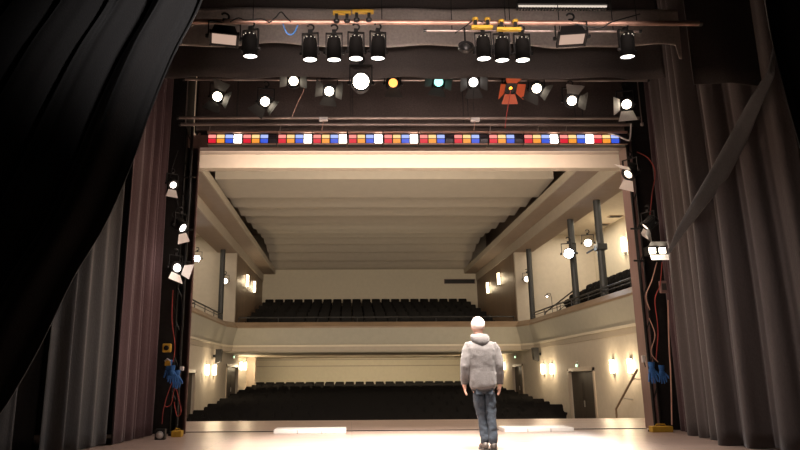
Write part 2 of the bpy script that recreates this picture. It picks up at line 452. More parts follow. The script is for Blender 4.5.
# rear balcony : six raked rows
for r_ in range(6):
    y = 31.2+r_*1.34; z = 2.9+(y-31.0)*.235
    zt = {0: 2.88}.get(r_, None)
    n = 21; x0 = -6.08
    for i in range(n):
        x = x0+.28+i*PITCHX
        if r_ == 5: lb, g = 'black theatre seat in the topmost balcony row against the back wall', 'seats in the top balcony row'
        elif r_ == 0: lb, g = 'black theatre seat in the balcony row right behind the steel rail', 'seats in the front balcony row'
        else: lb, g = 'black theatre seat in the middle rows of the dark rear balcony', 'seats in the middle balcony rows'
        put_seat(x, y, z-.02, 0, lb, g)
for r_ in range(6):   # treads under the balcony rows
    pass
# stalls : sixteen rows, nearest six as single seats, the rest as one mass
rows = [20.6+i*1.15 for i in range(16)]
mass = MB(); sm = seat_mesh(); tmpme = bpy.data.meshes.new('tmp'); sm.bm.to_mesh(tmpme); sm.bm.free()
stall_n = 0
for r_, y in enumerate(rows):
    xr = 5.35+max(0, (y-20.6))*.25; xr = min(xr, 6.3)
    off = 0 if r_ % 2 else PITCHX/2
    x = -6.22+(.12 if r_ % 2 else 0)
    if r_ == 15: x = -6.2
    while x < xr-.1:
        if r_ < 5:
            lb = ('black theatre seat in the stalls row closest to the stage edge' if r_ == 0 else 'black theatre seat in the front stalls rows beyond the stage edge')
            put_seat(x, y, zfloor(y)-.02, 0, lb, 'seats in the first stalls row' if r_ == 0 else 'seats in the front stalls rows')
            stall_n += 1
        else:
            k = len(mass.bm.verts); mass.bm.from_mesh(tmpme); mass.bm.verts.ensure_lookup_table()
            for v in mass.bm.verts[k:]: v.co += Vector((x, y, zfloor(y)-.02))
        x += PITCHX
o = mass.build('theatre_seats', 'seat_cloth'); tag(o, 'dark mass of black seats filling the rear stalls under the balcony', 'seats', None, 'stuff')
# side gallery seats facing the hall on a stepped floor
for sg, nm, cnt in ((1, 'right', 13), (-1, 'left', 3)):
    st = MB(); y0, y1 = (18.9, 26.8) if sg > 0 else (24.6, 26.6)
    for xa, z in ((7.25, 3.30), (7.95, 3.70), (8.65, 4.0)):
        a, b = sorted((sg*xa, sg*10.0)); st.box(a, b, y0, y1, 2.6, z)
    struct('floor_gallery_tiers_'+nm, st, 'soffit_brown')
    for i in range(cnt):
        for row in (0, 1):
            put_seat(sg*(7.55+.72*row), y0+.3+i*(.60), 3.30+.40*row, -sg*PI/2,
                 'black theatre seat on the stepped tiers of the %s gallery' % nm, 'seats in the %s gallery' % nm)


# ================================================================= SCONCES
def make_sconce(name='wall_sconce'):
    t = empty(name, (0, 0, 0))
    MB().box(-.07, .07, -.02, .0, -.24, .24, bev=.008).build('backplate', 'steel', t)
    mb = MB(); pts = [(.085*math.cos(a_), -.02-.10*math.sin(a_), -.19) for a_ in [PI*k/10 for k in range(11)]]
    mb.prism(pts, (0, 0, .38)); mb.build('lamp_shade', 'glass_white', t, True)
    for z in (-.20, .19):
        mb = MB(); pts = [(.10*math.cos(a_), -.02-.115*math.sin(a_), z) for a_ in [PI*k/10 for k in range(11)]]
        mb.prism(pts, (0, 0, .012)); mb.build('end_cap', 'steel', t)
    return t
sc0 = make_sconce()
def light(kind, name, loc, energy, col=(1, .8, .55), size=.1, rot=None, aim=None, spot=60, blend=.5, sy=None, spread=None):
    l = bpy.data.lights.new(name, kind); l.energy = energy; l.color = col
    if kind == 'AREA':
        l.size = size
        if sy: l.shape = 'RECTANGLE'; l.size_y = sy
        if spread: l.spread = R(spread)
    else: l.shadow_soft_size = size
    if kind == 'SPOT': l.spot_size = R(spot); l.spot_blend = blend
    o = bpy.data.objects.new(name, l); COL.objects.link(o); o.location = loc
    if aim is not None: o.rotation_euler = (Vector(aim)-Vector(loc)).to_track_quat('-Z', 'Y').to_euler()
    if rot: o.rotation_euler = rot
    return o
SC = [(206, 370, -HW, 'left', 'glowing wall sconce on the left stalls wall, nearer of the pair beside the door'),
      (213.5, 370, -HW, 'left', 'glowing wall sconce on the left stalls wall, farther of the pair before the door'),
      (240, 366, -HW, 'left', 'glowing wall sconce just past the far left stalls door'),
      (244.2, 366, -HW, 'left', 'glowing wall sconce on the left wall beside the white column'),
      (544, 369, HW, 'right', 'glowing wall sconce, farther of the pair left of the dark right hand door'),
      (552.8, 369, HW, 'right', 'glowing wall sconce, nearer of the pair beside the dark curtained door'),
      (504.5, 366, HW, 'right', 'glowing wall sconce just behind the man beside the far right door'),
      (614, 366.5, HW, 'right', 'bright wall sconce on the right wall, farther of the pair by the proscenium'),
      (632, 366, HW, 'right', 'bright wall sconce closest to the right proscenium jamb'),
      (246, 281, -6.3, 'left', 'upper sconce on the left brown panel wall, nearer of its pair'),
      (253, 287, -6.3, 'left', 'upper sconce on the left brown panel wall, closest to the balcony back wall'),
      (489, 288, 6.3, 'right', 'upper sconce on the right brown panel wall, closest to the balcony back wall'),
      (500, 279, 6.3, 'right', 'upper sconce on the right brown panel wall, nearer of its pair'),
      (625, 245, 10.0, 'right', 'single sconce high on the outer wall of the right gallery')]
for i, (px, py, X, side, lb) in enumerate(SC):
    p = on(px, py, 0, X)
    t = sc0 if i == 0 else copy_tree(sc0)
    t.location = p; t.rotation_euler = (0, 0, (PI/2 if X < 0 else -PI/2)); tag(t, lb, 'wall lamp', 'wall sconces')
    if i in (9, 10, 11, 12): t.scale = (1.15, 1.15, 1.5)
    if i == 13: t.scale = (1.2, 1.2, 1.6)
    s = 1 if X < 0 else -1
    light('POINT', 'sconce_light', (p.x+s*.28, p.y, p.z), (30 if i < 9 else 9) if i != 13 else 34, (1, .78, .50), .09)
# white strip sign lamps over doors, tiny
for px, py, X, lb in ((233, 357, -HW, 'small lit exit lamp above the far left stalls door'), (516, 357, HW, 'small lit exit lamp above the far right stalls door'), (578, 365.5, HW, 'small lit exit lamp above the wide right hand door')):
    p = on(px, py, 0, X); s = 1 if X < 0 else -1
    t = empty('exit_lamp', p, lb, 'exit lamp', 'exit lamps', (0, 0, 0))
    MB().box(min(0, s*.05), max(0, s*.05), -.16, .16, -.06, .06, bev=.01).build('housing', 'steel', t)
    MB().box(min(s*.05, s*.06), max(s*.05, s*.06), -.06, .06, -.04, .04).build('lamp_lens', 'exit_green', t)
    MB().tube([(s*.02, 0, .06), (s*.02, 0, .16)], .012, 8).build('bracket', 'steel', t)
# small loudspeakers on brackets above sconces
for px, py, X, lb in ((213, 356, -HW, 'small grey loudspeaker bracketed under the left gallery above two sconces'), (541, 354, HW, 'small grey loudspeaker bracketed under the right gallery above two sconces')):
    p = on(px, py, 0, X); s = 1 if X < 0 else -1
    t = empty('wall_loudspeaker', p, lb, 'loudspeaker', 'bracketed loudspeakers')
    MB().prism([(s*.12, -.14, -.3), (s*.32, -.14, -.22), (s*.36, -.14, .26), (s*.12, -.14, .26)], (0, .28, 0)).build('cabinet', 'dark_metal', t)
    MB().box(min(0, s*.14), max(0, s*.14), -.03, .03, -.05, .05).build('bracket', 'black_metal', t)

# ================================================================= STAGE LAMPS
def u_yoke(t, w=.16, h=.26, m='black_metal'):
    mb = MB()
    mb.box(-w-.012, -w+.004, -.02, .02, -.02, h); mb.box(w-.004, w+.012, -.02, .02, -.02, h); mb.box(-w-.012, w+.012, -.02, .02, h, h+.014)
    mb.build('yoke', m, t)
    mb = MB(); mb.box(-.03, .03, -.03, .03, h+.012, h+.06); mb.tube([(0.05*math.cos(a_), 0, h+.10+.05*math.sin(a_)) for a_ in [R(-90+k*24) for k in range(11)]], .014, 8)
    mb.build('clamp', m, t, True)
    for s in (-1, 1):
        MB().lathe([(.025, 0), (.03, .01), (.022, .03)], 10, Matrix.Translation((s*(w+.01), 0, 0)) @ Matrix.Rotation(s*PI/2, 4, 'Y')).build('tilt_knob', m, t, True)
def make_fresnel(lens='lens_warm', flap='barn_metal', lr=.085):
    """pivot at origin; beam along the body's local -Y"""
    t = empty('stage_spotlight', (0, 0, 0))
    A = Matrix.Rotation(PI/2, 4, 'X')   # z -> -y
    b = MB().lathe([(.07, -.20), (.11, -.17), (.125, -.10), (.125, .06), (.14, .07), (.14, .11), (.118, .11), (.115, .09)], 20, A)
    for k in range(4): b.box(-.07, .07, .02+k*.03, .032+k*.03, .12, .14)
    body = b.build('body', 'black_metal', t, True)
    MB().lathe([(lr*.0+.001, .102), (lr*.6, .100), (lr, .092), (lr, .085)], 20, A).build('lens', lens, body, True)
    w1, w2, L = .105, .17, .20
    for nm, ang, az in (('barn_door', 52, 0), ('barn_door', 38, 90), ('barn_door', 60, 180), ('barn_door', 42, 270)):
        M = Matrix.Rotation(R(az), 4, 'Y') @ Matrix.Translation((0, -.112, .125)) @ Matrix.Rotation(R(-ang+90), 4, 'X')
        mb = MB().prism([(-w1, 0, 0), (w1, 0, 0), (w2, 0, L), (-w2, 0, L)], (0, .004, 0), M @ Matrix.Rotation(PI, 4, 'Z'))
        d_ = mb.build(nm, flap, body); d_['angle'] = az
    u_yoke(t, .15)
    return t
LAMP_N = {}
def set_body(t, tilt, pan, roll=0):
    for c in t.children:
        if c.name.startswith('body'): c.rotation_euler = (R(tilt), R(roll), R(pan))
        if c.name.startswith(('yoke', 'tilt_knob', 'clamp')): c.rotation_euler = (0, 0, R(pan))
def clone_with(proto_t, lensm=None, flapm=None, keep=None):
    t = copy_tree(proto_t)
    for c in t.children:
        for g in list(c.children):
            if keep is not None and g.name.startswith('barn_door') and g['angle'] not in keep: bpy.data.objects.remove(g)
    for c in t.children:
        for g in c.children:
            if lensm and g.name.startswith('lens'): g.data = g.data.copy(); g.data.materials[0] = MATS[lensm]
            if flapm and g.name.startswith('barn_door'): g.data = g.data.copy(); g.data.materials[0] = MATS[flapm]
    return t
f0 = make_fresnel()
YL = 10.6
# px, py, lens, tilt, pan, roll, power, label
FR = [(217, 96, 'lens_warm', 18, 10, 20, 'lit stage spotlight at the left end of the lamp bar, barn doors tilted'),
      (265, 101, 'lens_warm', 22, 12, 35, 'lowest hanging lit spotlight on the lamp bar, second from the left end'),
      (293, 81, 'lens_warm', 12, 6, 0, 'lit spotlight hung high on the bar with a thin cable dropping beside it'),
      (329, 91, 'lens_warm', 14, 4, 5, 'lit spotlight immediately left of the brilliant white one'),
      (361, 82, 'lens_bright', 10, 0, 0, 'brightest stage spotlight, dazzling white above the centre of the opening'),
      (393, 83, 'lens_orange', 10, 2, 0, 'stage spotlight glowing orange'),
      (439, 82, 'lens_green', 12, -2, 10, 'stage spotlight glowing green'),
      (474, 81, 'lens_pale', 26, -6, 0, 'pale spotlight next to the green one with one barn door hanging down'),
      (538, 88, 'lens_warm', 18, -4, 30, 'lit warm spotlight right of the unlit orange lamp'),
      (573, 100, 'lens_warm', 20, -8, 10, 'lit warm spotlight hung low, second from the right end of the bar'),
      (628, 103, 'lens_warm', 26, -14, 0, 'lit spotlight at the right end of the bar with bright white barn doors')]
KEEP = [(0, 90, 180), (90, 180), (90, 270), (90, 180, 270), (), (180,), (90, 180, 270), (90, 180, 270), (90, 180), (0, 90), (180, 270)]
for i, (px, py, lens, tl, pn, rl, lb) in enumerate(FR):
    t = clone_with(f0, lens, 'white_board' if i == 10 else None, KEEP[i])
    p = aY(px, py, YL if lens != 'lens_bright' else 9.75); t.location = p + Vector((0, .09, .02)); set_body(t, tl, pn, rl); tag(t, lb, 'stage lamp', 'stage spotlights on the lamp bar')
    pipe_z = aY(400, 80, YL).z
    drop = pipe_z - p.z
    if drop > .05:
        MB().tube([(0, 0, .3), (0, 0, .02+.3)], .012, 8)
    for c in t.children:
        if c.name.startswith('body'):
            for g in c.children:
                if g.name.startswith('lens'): g.scale = (1.25, 1.1, 1.25) if lens == 'lens_bright' else (1.0, 1, 1.0)
    t.scale = (.92,)*3 if lens != 'lens_bright' else (1.15,)*3
# unlit orange lamp
t = clone_with(f0, 'amber_dot', 'orange_metal'); p = aY(511, 84, YL); t.location = p+Vector((0, .09, 0)); set_body(t, 50, 0); t.scale = (.85,)*3
tag(t, 'small spotlight with rust orange barn doors pointing down, between pale and warm lamps', 'stage lamp', 'stage spotlights on the lamp bar')
for c in t.children:
    if c.name.startswith('body'):
        for g in c.children:
            if g.name.startswith('lens'): g.scale = (.35, 1, .35)
# parcans pointing down at the stage
def make_par():
    t = empty('par_can', (0, 0, 0))
    b = MB().lathe([(.05, .26), (.085, .23), (.10, .15), (.105, -.08), (.112, -.09), (.112, -.11), (.100, -.11), (.098, -.06)], 22)
    body = b.build('body', 'can_black', t, True)
    MB().lathe([(.001, -.105), (.06, -.103), (.098, -.096), (.098, -.09)], 22).build('lens', 'lens_pale', body, True)
    mb = MB()
    for k in range(4):
        a_ = R(-150+k*40); mb.ball((.088*math.cos(a_), .088*math.sin(a_), .215), .009, seg=8)
    mb.build('vent_holes', 'glow_dot', body, True)
    u_yoke(t, .112, .30)
    return t
p0 = make_par()
YA = 7.9
PR = [(250, 56.5, 'single downlight hanging alone beside the square flood at the left'),
      (310, 60, 'white downlight at the left end of the row of four'), (334, 60, 'white downlight second in the row of four from the left'),
      (356, 59, 'white downlight third in the row of four from the left'), (378, 58.5, 'white downlight at the right end of the row of four'),
      (484, 59, 'white downlight at the left end of the row of three'), (502.5, 60.5, 'white downlight in the middle of the row of three'),
      (523, 60.5, 'white downlight at the right end of the row of three'), (628, 57, 'single downlight hanging alone at the right end of the copper pipe')]
for i, (px, py, lb) in enumerate(PR):
    t = p0 if i == 0 else copy_tree(p0); t.scale = (.9,)*3
    p = aY(px, py, YA); t.location = p+Vector((0, 0, .10)); set_body(t, 4 if i % 2 else 7, (i*37) % 30-15)
    tag(t, lb, 'downlight', 'downlights over the stage')
    tgt = Vector((.75 if px > 400 else -1.0, 10.1, 0))
    if i in (0, 8): tgt = Vector((p.x*.8, 10, 0))
    light('SPOT', 'downlight_beam', p+Vector((0, 0, -.03)), 1900 if i not in (0, 8) else 300, (1, .90, .80), .09, aim=tgt, spot=52, blend=1)
# square floods
def make_flood():
    t = empty('flood_light', (0, 0, 0))
    body = MB().prism([(-.17, -.10, -.02), (-.13, -.08, .14), (.13, -.08, .14), (.17, -.10, -.02)], (0, .20, 0)).build('body', 'black_metal', t)
    MB().box(-.155, .155, -.09, .09, -.03, -.02).build('lens', 'lens_face', body)
    mb = MB()
    mb.box(-.19, -.165, -.11, .11, -.06, .01); mb.box(.165, .19, -.11, .11, -.06, .01); mb.box(-.19, .19, -.115, -.10, -.05, .0); mb.box(-.19, .19, .10, .115, -.05, .0); mb.build('rim', 'black_metal', body)
    u_yoke(t, .2, .2)
    return t
fl0 = make_flood()
for i, (px, py, lb) in enumerate(((224, 41, 'square flood light with a dim pinkish face hanging at the left'), (572, 41, 'square flood light with a dim pinkish face hanging at the right'))):
    t = fl0 if i == 0 else copy_tree(fl0)
    t.location = aY(px, py, YA)+Vector((0, 0, .05)); set_body(t, -18, (12, -8)[i]); tag(t, lb, 'flood light', 'square flood lights')
# empty lamp ring
p = aY(466, 47, YA)
t = empty('lamp_ring', p, 'unlit round gel ring hanging left of the row of three downlights', 'lamp')
MB().lathe([(.10, -.02), (.105, -.02), (.105, .02), (.09, .02), (.09, -.02)], 24, Matrix.Rotation(R(65), 4, 'X')).build('ring', 'dark_metal', t, True)
MB().tube([(0, .05, .08), (0, .05, .30)], .012, 8).build('stem', 'black_metal', t, True)
MB().ball((0, 0, 0), .05, sc=(1, .5, 1)).build('reflector', 'dark_metal', t, True)

# ---- pipes and rigging
def pipe(name, px0, px1, py, Y, r_, material, label, cat='pipe', py1=None):
    a = aY(px0, py, Y); b = aY(px1, py if py1 is None else py1, Y); z = (a.z+b.z)/2; a.z = b.z = z
    t = empty(name, a, label, cat)
    MB().tube([(0, 0, 0), (b.x-a.x, 0, 0)], r_, 14).build('tube', material, t, True)
    for x in (0, b.x-a.x): MB().lathe([(r_+.004, -.02), (r_+.004, .02)], 14, Matrix.Translation((x, 0, 0)) @ Matrix.Rotation(PI/2, 4, 'Y')).build('end_cap', 'dark_metal', t, True)
    n = 4
    for k in range(n):
        x = (b.x-a.x)*(k+.5)/n; MB().tube([(x, 0, r_), (x, 0, 8.98-z)], .006, 6).build('suspension_cable', 'black_cable', t)
    return t, a, b
pipe('batten_pipe', 188, 700, 22.5, YA, .034, 'pipe_copper', 'thick copper coloured batten carrying the downlights across the top')
pipe('batten_pipe', 425, 640, 31, YA+.12, .018, 'pipe_grey', 'thinner dull pipe just below the copper batten')
pipe('lamp_bar', 184, 648, 80, YL+.1, .022, 'pipe_grey', 'grey bar the coloured spotlights hang from')
pipe('batten_pipe', 178, 640, 118, 11.45, .03, 'pipe_grey', 'upper of the two grey pipes above the coloured lamp strip')
pipe('batten_pipe', 180, 632, 124.5, 11.55, .03, 'pipe_grey', 'lower of the two grey pipes above the coloured lamp strip')
for px in (185.5, 642):
    a, b = aY(px, 80, YL+.1), aY(px, 124, YL+.1)
    t = empty('hanging_rod', b, 'thin rod dropping from the %s end of the lamp bar' % ('left' if px < 400 else 'right'), 'rod', 'end rods of the lamp bar')
    MB().tube([(0, 0, 0), (0, 0, a.z-b.z)], .010, 8).build('rod', 'pipe_grey', t, True)
    MB().box(-.02, .02, -.02, .02, -.03, .02).build('foot', 'pipe_grey', t)
def cable(name, pts, r_, material, label, group=None):
    # smooth through points
    P = [Vector(p) for p in pts]; out = []
    for i in range(len(P)-1):
        p_1, p0_, p1, p2 = P[max(i-1, 0)], P[i], P[i+1], P[min(i+2, len(P)-1)]
        for k in range(6):
            t = k/6; out.append(.5*((2*p0_)+(p1-p_1)*t+(2*p_1-5*p0_+4*p1-p2)*t*t+(-p_1+3*p0_-3*p1+p2)*t**3))
    out.append(P[-1])
    o = MB().tube(out, r_, 6).build(name, material, smooth=True); tag(o, label, 'cable', group); return o
cable('hanging_cable', [aY(305, 84, YL), aY(303, 92, YL), aY(297, 104, YL), aY(292, 117, YL)], .006, 'tan_cable', 'thin pinkish cable dropping from the high lamp left of the brilliant one')
cable('hanging_cable', [aY(511, 88, YL), aY(509, 100, YL), aY(507, 112, YL), aY(505, 128, YL)], .006, 'red_cable', 'thin reddish cable dropping below the orange lamp')
cable('hanging_cable', [aY(474, 86, YL), aY(473, 100, YL), aY(474, 112, YL)], .005, 'black_cable', 'thin dark cable dropping below the pale lamp')
for (pp, lb) in (([(270, 22), (276, 17), (281, 12), (286, 17), (291, 22)], 'black cable looped in a peak over the batten at the left'),
                 ([(575, 24), (600, 28), (612, 22), (640, 14)], 'dark cable draped over the copper batten at the right'),
                 ([(455, 33), (466, 26), (474, 20), (483, 22)], 'dark cable looped beside the yellow clamps'),
                 ([(283, 24), (287, 33), (293, 34), (298, 25)], 'blue and black cable loop hanging under the batten'),
                 ([(230, 22), (238, 18), (246, 20), (262, 19), (270, 23)], 'black cable bunched on the copper batten at the left')):
    cable('draped_cable', [aY(x, y, YA-.06) for x, y in pp], .008, 'black_cable' if 'blue' not in lb else 'blue', lb, 'cables on the batten')
for i, (px, py, w_, lb) in enumerate(((342, 13, 17, 'yellow clamp bracket on top of the batten, left one of the upper pair'), (363, 12, 20, 'yellow clamp bracket on top of the batten, right one of the upper pair'),
                           (482, 27.5, 20, 'yellow clamp bar under the batten above the row of three, left one'), (509, 29.5, 23, 'yellow clamp bar under the batten above the row of three, right one'))):
    a = aY(px, py, YA-.1); w2 = w_/2/72
    t = empty('yellow_clamp', a, lb, 'clamp', 'yellow batten clamps')
    MB().box(-w2, w2, -.03, .03, -.018, .022, bev=.005).build('bar', 'yellow', t)
    for s in (-.6, .55):
        up = .12 if py > 20 else -.11
        mb = MB(); mb.box(s*w2-.02, s*w2+.02, -.02, .02, min(0, up), max(0, up)); mb.build('post', 'dark_metal', t)
        MB().lathe([(.035, 0), (.04, .01), (.04, .03), (.02, .045)], 12, Matrix.Translation((s*w2, 0, up-.02))).build('knob', 'yellow' if py > 20 else 'dark_metal', t, True)
# fluorescent batten high at the right
a, b = aY(517, 6, 8.2), aY(608, 6, 8.2)
t = empty('tube_light', (a+b)/2, 'long thin lit tube fitting high above the batten right of centre', 'light fitting'); hw = (b.x-a.x)/2
MB().box(-hw, hw, -.04, .04, .01, .07, bev=.005).build('housing', 'dark_metal', t)
MB().tube([(-hw+.02, 0, -.005), (hw-.02, 0, -.005)], .014, 10).build('tube', 'tube_white', t, True)
for s in (-.45, .96): MB().tube([(s*hw, 0, .07), (s*hw*1.0, 0, 8.99-t.location.z)], .007, 6).build('suspension_cable', 'tan_cable', t)
mb = MB()
for k in range(30): mb.box(-hw+k*hw/15, -hw+k*hw/15+.02, .0, .05, -.045, .01)
mb.build('louvre', 'dark_metal', t)

# ---- coloured border light strip: twelve units of four cells
starts = [208, 243, 278, 313, 348.5, 384, 419.5, 454, 489, 524, 559.5, 593.5]
white_on = [1, 0, 1, 1, 1, 1, 0, 0, 0, 1, 1, 0]
ordn = ['first', 'second', 'third', 'fourth', 'fifth', 'sixth', 'seventh', 'eighth', 'ninth', 'tenth', 'eleventh', 'twelfth']
YS = 11.55
zt_, zb_ = aY(400, 133.5, YS).z, aY(400, 144, YS).z
hgt = zt_-zb_
for i, sx in enumerate(starts):
    a = aY(sx, 139, YS); wd = 34.3/660*(YS)*1.0
    wd = (aY(sx+34.2, 139, YS)-a).x
    t = empty('border_light', (a.x, YS, zb_), 'red, amber, blue and %s colour strip unit, %s from the left above the opening' % ('blazing white' if white_on[i] else 'dark', ordn[i]), 'border light', 'coloured border light units')
    MB().box(-.01, wd-.01, .0, .16, 0, hgt, bev=.006).build('housing', 'black_metal', t)
    for k, gm in enumerate(('gel_red', 'gel_amber', 'gel_blue', 'gel_white' if white_on[i] else 'gel_dark')):
        x0 = .01+k*wd/4; x1 = x0+wd/4-.022; zm = hgt*.50
        up = gm.replace('gel', 'glow') if k < 3 else gm
        g = MB().prism([(x0, -.03, zm+.012), (x0, -.012, hgt-.03), (x0, .005, hgt-.03), (x0, .005, zm+.012)], (x1-x0, 0, 0)).build('lamp_cell', up, t)
        if gm == 'gel_white': g['label'] = 'blazing white cell'
        MB().prism([(x0, -.012, .02), (x0, -.03, zm-.012), (x0, .005, zm-.012), (x0, .005, .02)], (x1-x0, 0, 0)).build('gel', gm, t)  # lower face glows in gel colour to stand for the cell's reflection
    MB().box(-.01, wd-.004, -.05, .10, hgt+.0, hgt+.035, bev=.006).build('hood', 'pipe_copper', t)
    MB().box(-.01, wd-.012, -.03, .0, -.014, .004).build('lip', 'pipe_copper', t)
    c = light('AREA', 'border_glow', (a.x+wd/2, YS-.08, zb_-.03), 3.2 if white_on[i] else 1.6, (1, .72, .55), .5, rot=(R(-20), 0, 0), sy=.1)
    if i % 3 == 0:
        for px, py in ((sx+4, 0),):
            q = aY(px, 122, YS); MB()
for px in (210.5, 281, 323, 491, 539, 567):
    a, b = aY(px, 124, YS+.0), aY(px-1.5, 133.5, YS)
    t = empty('strip_hanger', b, 'thin metal hanger between the pipes and the colour strip', 'hanger', 'strip hangers')
    MB().tube([(0, 0, 0), tuple(a-b)], .010, 8).build('rod', 'pipe_grey', t, True); MB().box(-.025, .025, -.02, .02, -.01, .02).build('foot', 'pipe_grey', t)
cable('strip_cable', [aY(608, 133, YS), aY(618, 136, YS-.05), aY(627, 140, YS-.05), aY(630, 138, YS-.05), aY(631, 124, YS-.05)], .016, 'white_board', 'pale cable curling off the right end of the colour strip')
for px, py, lb in ((323.5, 119.5, 'small pale junction box on the pipes left of centre'), (475, 120, 'small pale junction box on the pipes right of centre')):
    t = empty('junction_box', aY(px, py, 11.40), lb, 'junction box', 'junction boxes')
    MB().box(-.08, .08, -.05, .03, -.035, .035, bev=.008).build('box', 'white_board', t); MB().tube([(0, 0, -.03), (-.03, 0, -.2)], .008, 6).build('cable', 'tan_cable', t)

# ---- border cloths
def cloth_sheet(name, x0, x1, Y, zt, zb, material, label, amp=.05, freq=5, wav=.02, nx=200, nz=14, cat='curtain', bottom=None):
    bm = bmesh.new(); g = []
    for j in range(nz+1):
        row = []
        for i in range(nx+1):
            u = i/nx; x = x0+(x1-x0)*u
            z_b = zb + (bottom(x) if bottom else 0) + wav*math.sin(x*freq*.7)
            t = j/nz; z = zt+(z_b-zt)*t
            y = Y+amp*(.5+.5*t)*math.sin(x*freq+.8*math.sin(x*1.7))
            row.append(bm.verts.new((x, y, z)))
        g.append(row)
    for j in range(nz):
        for i in range(nx): bm.faces.new((g[j][i], g[j][i+1], g[j+1][i+1], g[j+1][i]))
    w = MB(); w.bm.free(); w.bm = bm
    o = w.build(name, material, smooth=False); o.data.shade_smooth()
    md = o.modifiers.new('thick', 'SOLIDIFY'); md.thickness = .012
    if label: tag(o, label, cat)
    return o
def gb(x):
    return .018*math.sin(x*2.3)+.02*math.sin(x*5.1+1)-(.22 if 3.9 < x < 4.12 else 0)
a = aY(200, 10, 9.4); b = aY(692, 10, 9.4); zz = aY(400, 46, 9.4).z
cloth_sheet('border_curtain', -4.2, b.x, 9.4, aY(400, 9, 9.4).z, zz, 'border_grey', 'short grey ragged border cloth behind the copper batten', .04, 3.2, 0, bottom=gb)
zz = aY(400, 78, 10.0).z
cloth_sheet('border_curtain', -4.38, 3.98, 10.0, 8.4, zz, 'black_cloth', 'wide blackish border curtain across the top above the spotlights', .05, 4.0, .0)
cloth_sheet('border_curtain', 3.42, 4.35, 8.15, 8.4, aY(730, 84, 8.15).z, 'black_cloth', 'dark black border cloth at the upper right above the brown curtains', .04, 6.0, .01)
cloth_sheet('border_curtain', -4.1, 4.1, 11.85, 8.4, 5.50, 'brown_cloth', 'dark brown border curtain behind the spotlights and grey pipes', .05, 3.4, .0)

# ================================================================= CURTAINS
def path_curtain(name, path, z_top, z_bot, material, label, fold=.09, per=.34, seed=1, nz=40, flare=.4, lean=None):
    """pleated drape hung along a plan path (list of (x,y)); folds deepen to the hem"""
    rnd = random.Random(seed)
    P = [Vector((x, y)) for x, y in path]
    L = [0]
    for a, b in zip(P, P[1:]): L.append(L[-1]+(b-a).length)
    tot = L[-1]; nu = int(tot/.022)
    ph = rnd.random()*6; k1, k2 = rnd.uniform(.6, .9), rnd.uniform(1.6, 2.3)
    bm = bmesh.new(); g = []
    for j in range(nz+1):
        t = j/nz; z = z_top+(z_bot-z_top)*t; row = []
        for i in range(nu+1):
            s = tot*i/nu
            q = next(k for k in range(len(L)-1) if s <= L[k+1]+1e-9)
            f_ = (s-L[q])/(L[q+1]-L[q]); p = P[q].lerp(P[q+1], f_); d = (P[q+1]-P[q]).normalized(); nrm = Vector((-d.y, d.x))
            a_ = 2*PI*s/per+1.1*math.sin(s*k1*2+ph)+.25*math.sin(z*1.1+s*k2)
            am = fold*(1-flare+flare*t)*(.75+.35*math.sin(s*2.1+ph))
            off = am*(math.sin(a_)+.28*math.sin(2*a_+ph)+.12*math.sin(3.3*a_+z*.5))
            sl = am*.55*math.cos(a_)
            p = p+nrm*off+d*sl
            zz = z + (.015*math.sin(a_) if j == nz else 0)
            row.append(bm.verts.new((p.x, p.y, zz)))
        g.append(row)
    for j in range(nz):
        for i in range(nu): bm.faces.new((g[j][i], g[j][i+1], g[j+1][i+1], g[j+1][i]))
    w = MB(); w.bm.free(); w.bm = bm
    o = w.build(name, material); o.data.shade_smooth()
    md = o.modifiers.new('thick', 'SOLIDIFY'); md.thickness = .01
    tag(o, label, 'curtain'); return o
path_curtain('stage_curtain', [(-4.62, 11.75), (-4.68, 11.0), (-4.72, 10.25)], 8.6, .01, 'velvet_plum', 'plum tinted pleated stage curtain next to the left lamp tower', .085, .36, 3)
path_curtain('stage_curtain', [(-4.82, 10.35), (-4.90, 9.6), (-5.02, 8.75)], 8.6, .01, 'velvet_grey', 'mid grey pleated stage curtain second from the left lamp tower', .10, .42, 5)
path_curtain('stage_curtain', [(-5.36, 9.0), (-5.45, 8.2), (-5.5, 7.0), (-5.7, 6.2)], 8.6, .01, 'velvet_grey', 'grey pleated stage curtain at the far left running out of the picture', .11, .46, 8)
path_curtain('stage_curtain', [(4.62, 12.05), (4.58, 11.5)], 8.6, .01, 'velvet_plum', 'narrow plum curtain edge tucked behind the right lamp tower', .05, .20, 4)
path_curtain('stage_curtain', [(4.36, 11.3), (4.27, 10.5), (4.24, 10.05)], 8.6, .01, 'velvet_brown', 'brown pleated stage curtain beside the right lamp tower', .11, .36, 11)
path_curtain('stage_curtain', [(3.98, 9.75), (4.06, 9.3), (4.30, 8.75), (4.62, 8.1)], 8.6, .01, 'velvet_brown', 'broad brown grey stage curtain with a vertical seam at the right', .11, .42, 13)
path_curtain('stage_curtain', [(4.60, 8.3), (4.85, 7.6), (5.1, 6.8)], 8.6, .01, 'velvet_grey', 'dark grey stage curtain at the far right edge of the picture', .08, .55, 17)

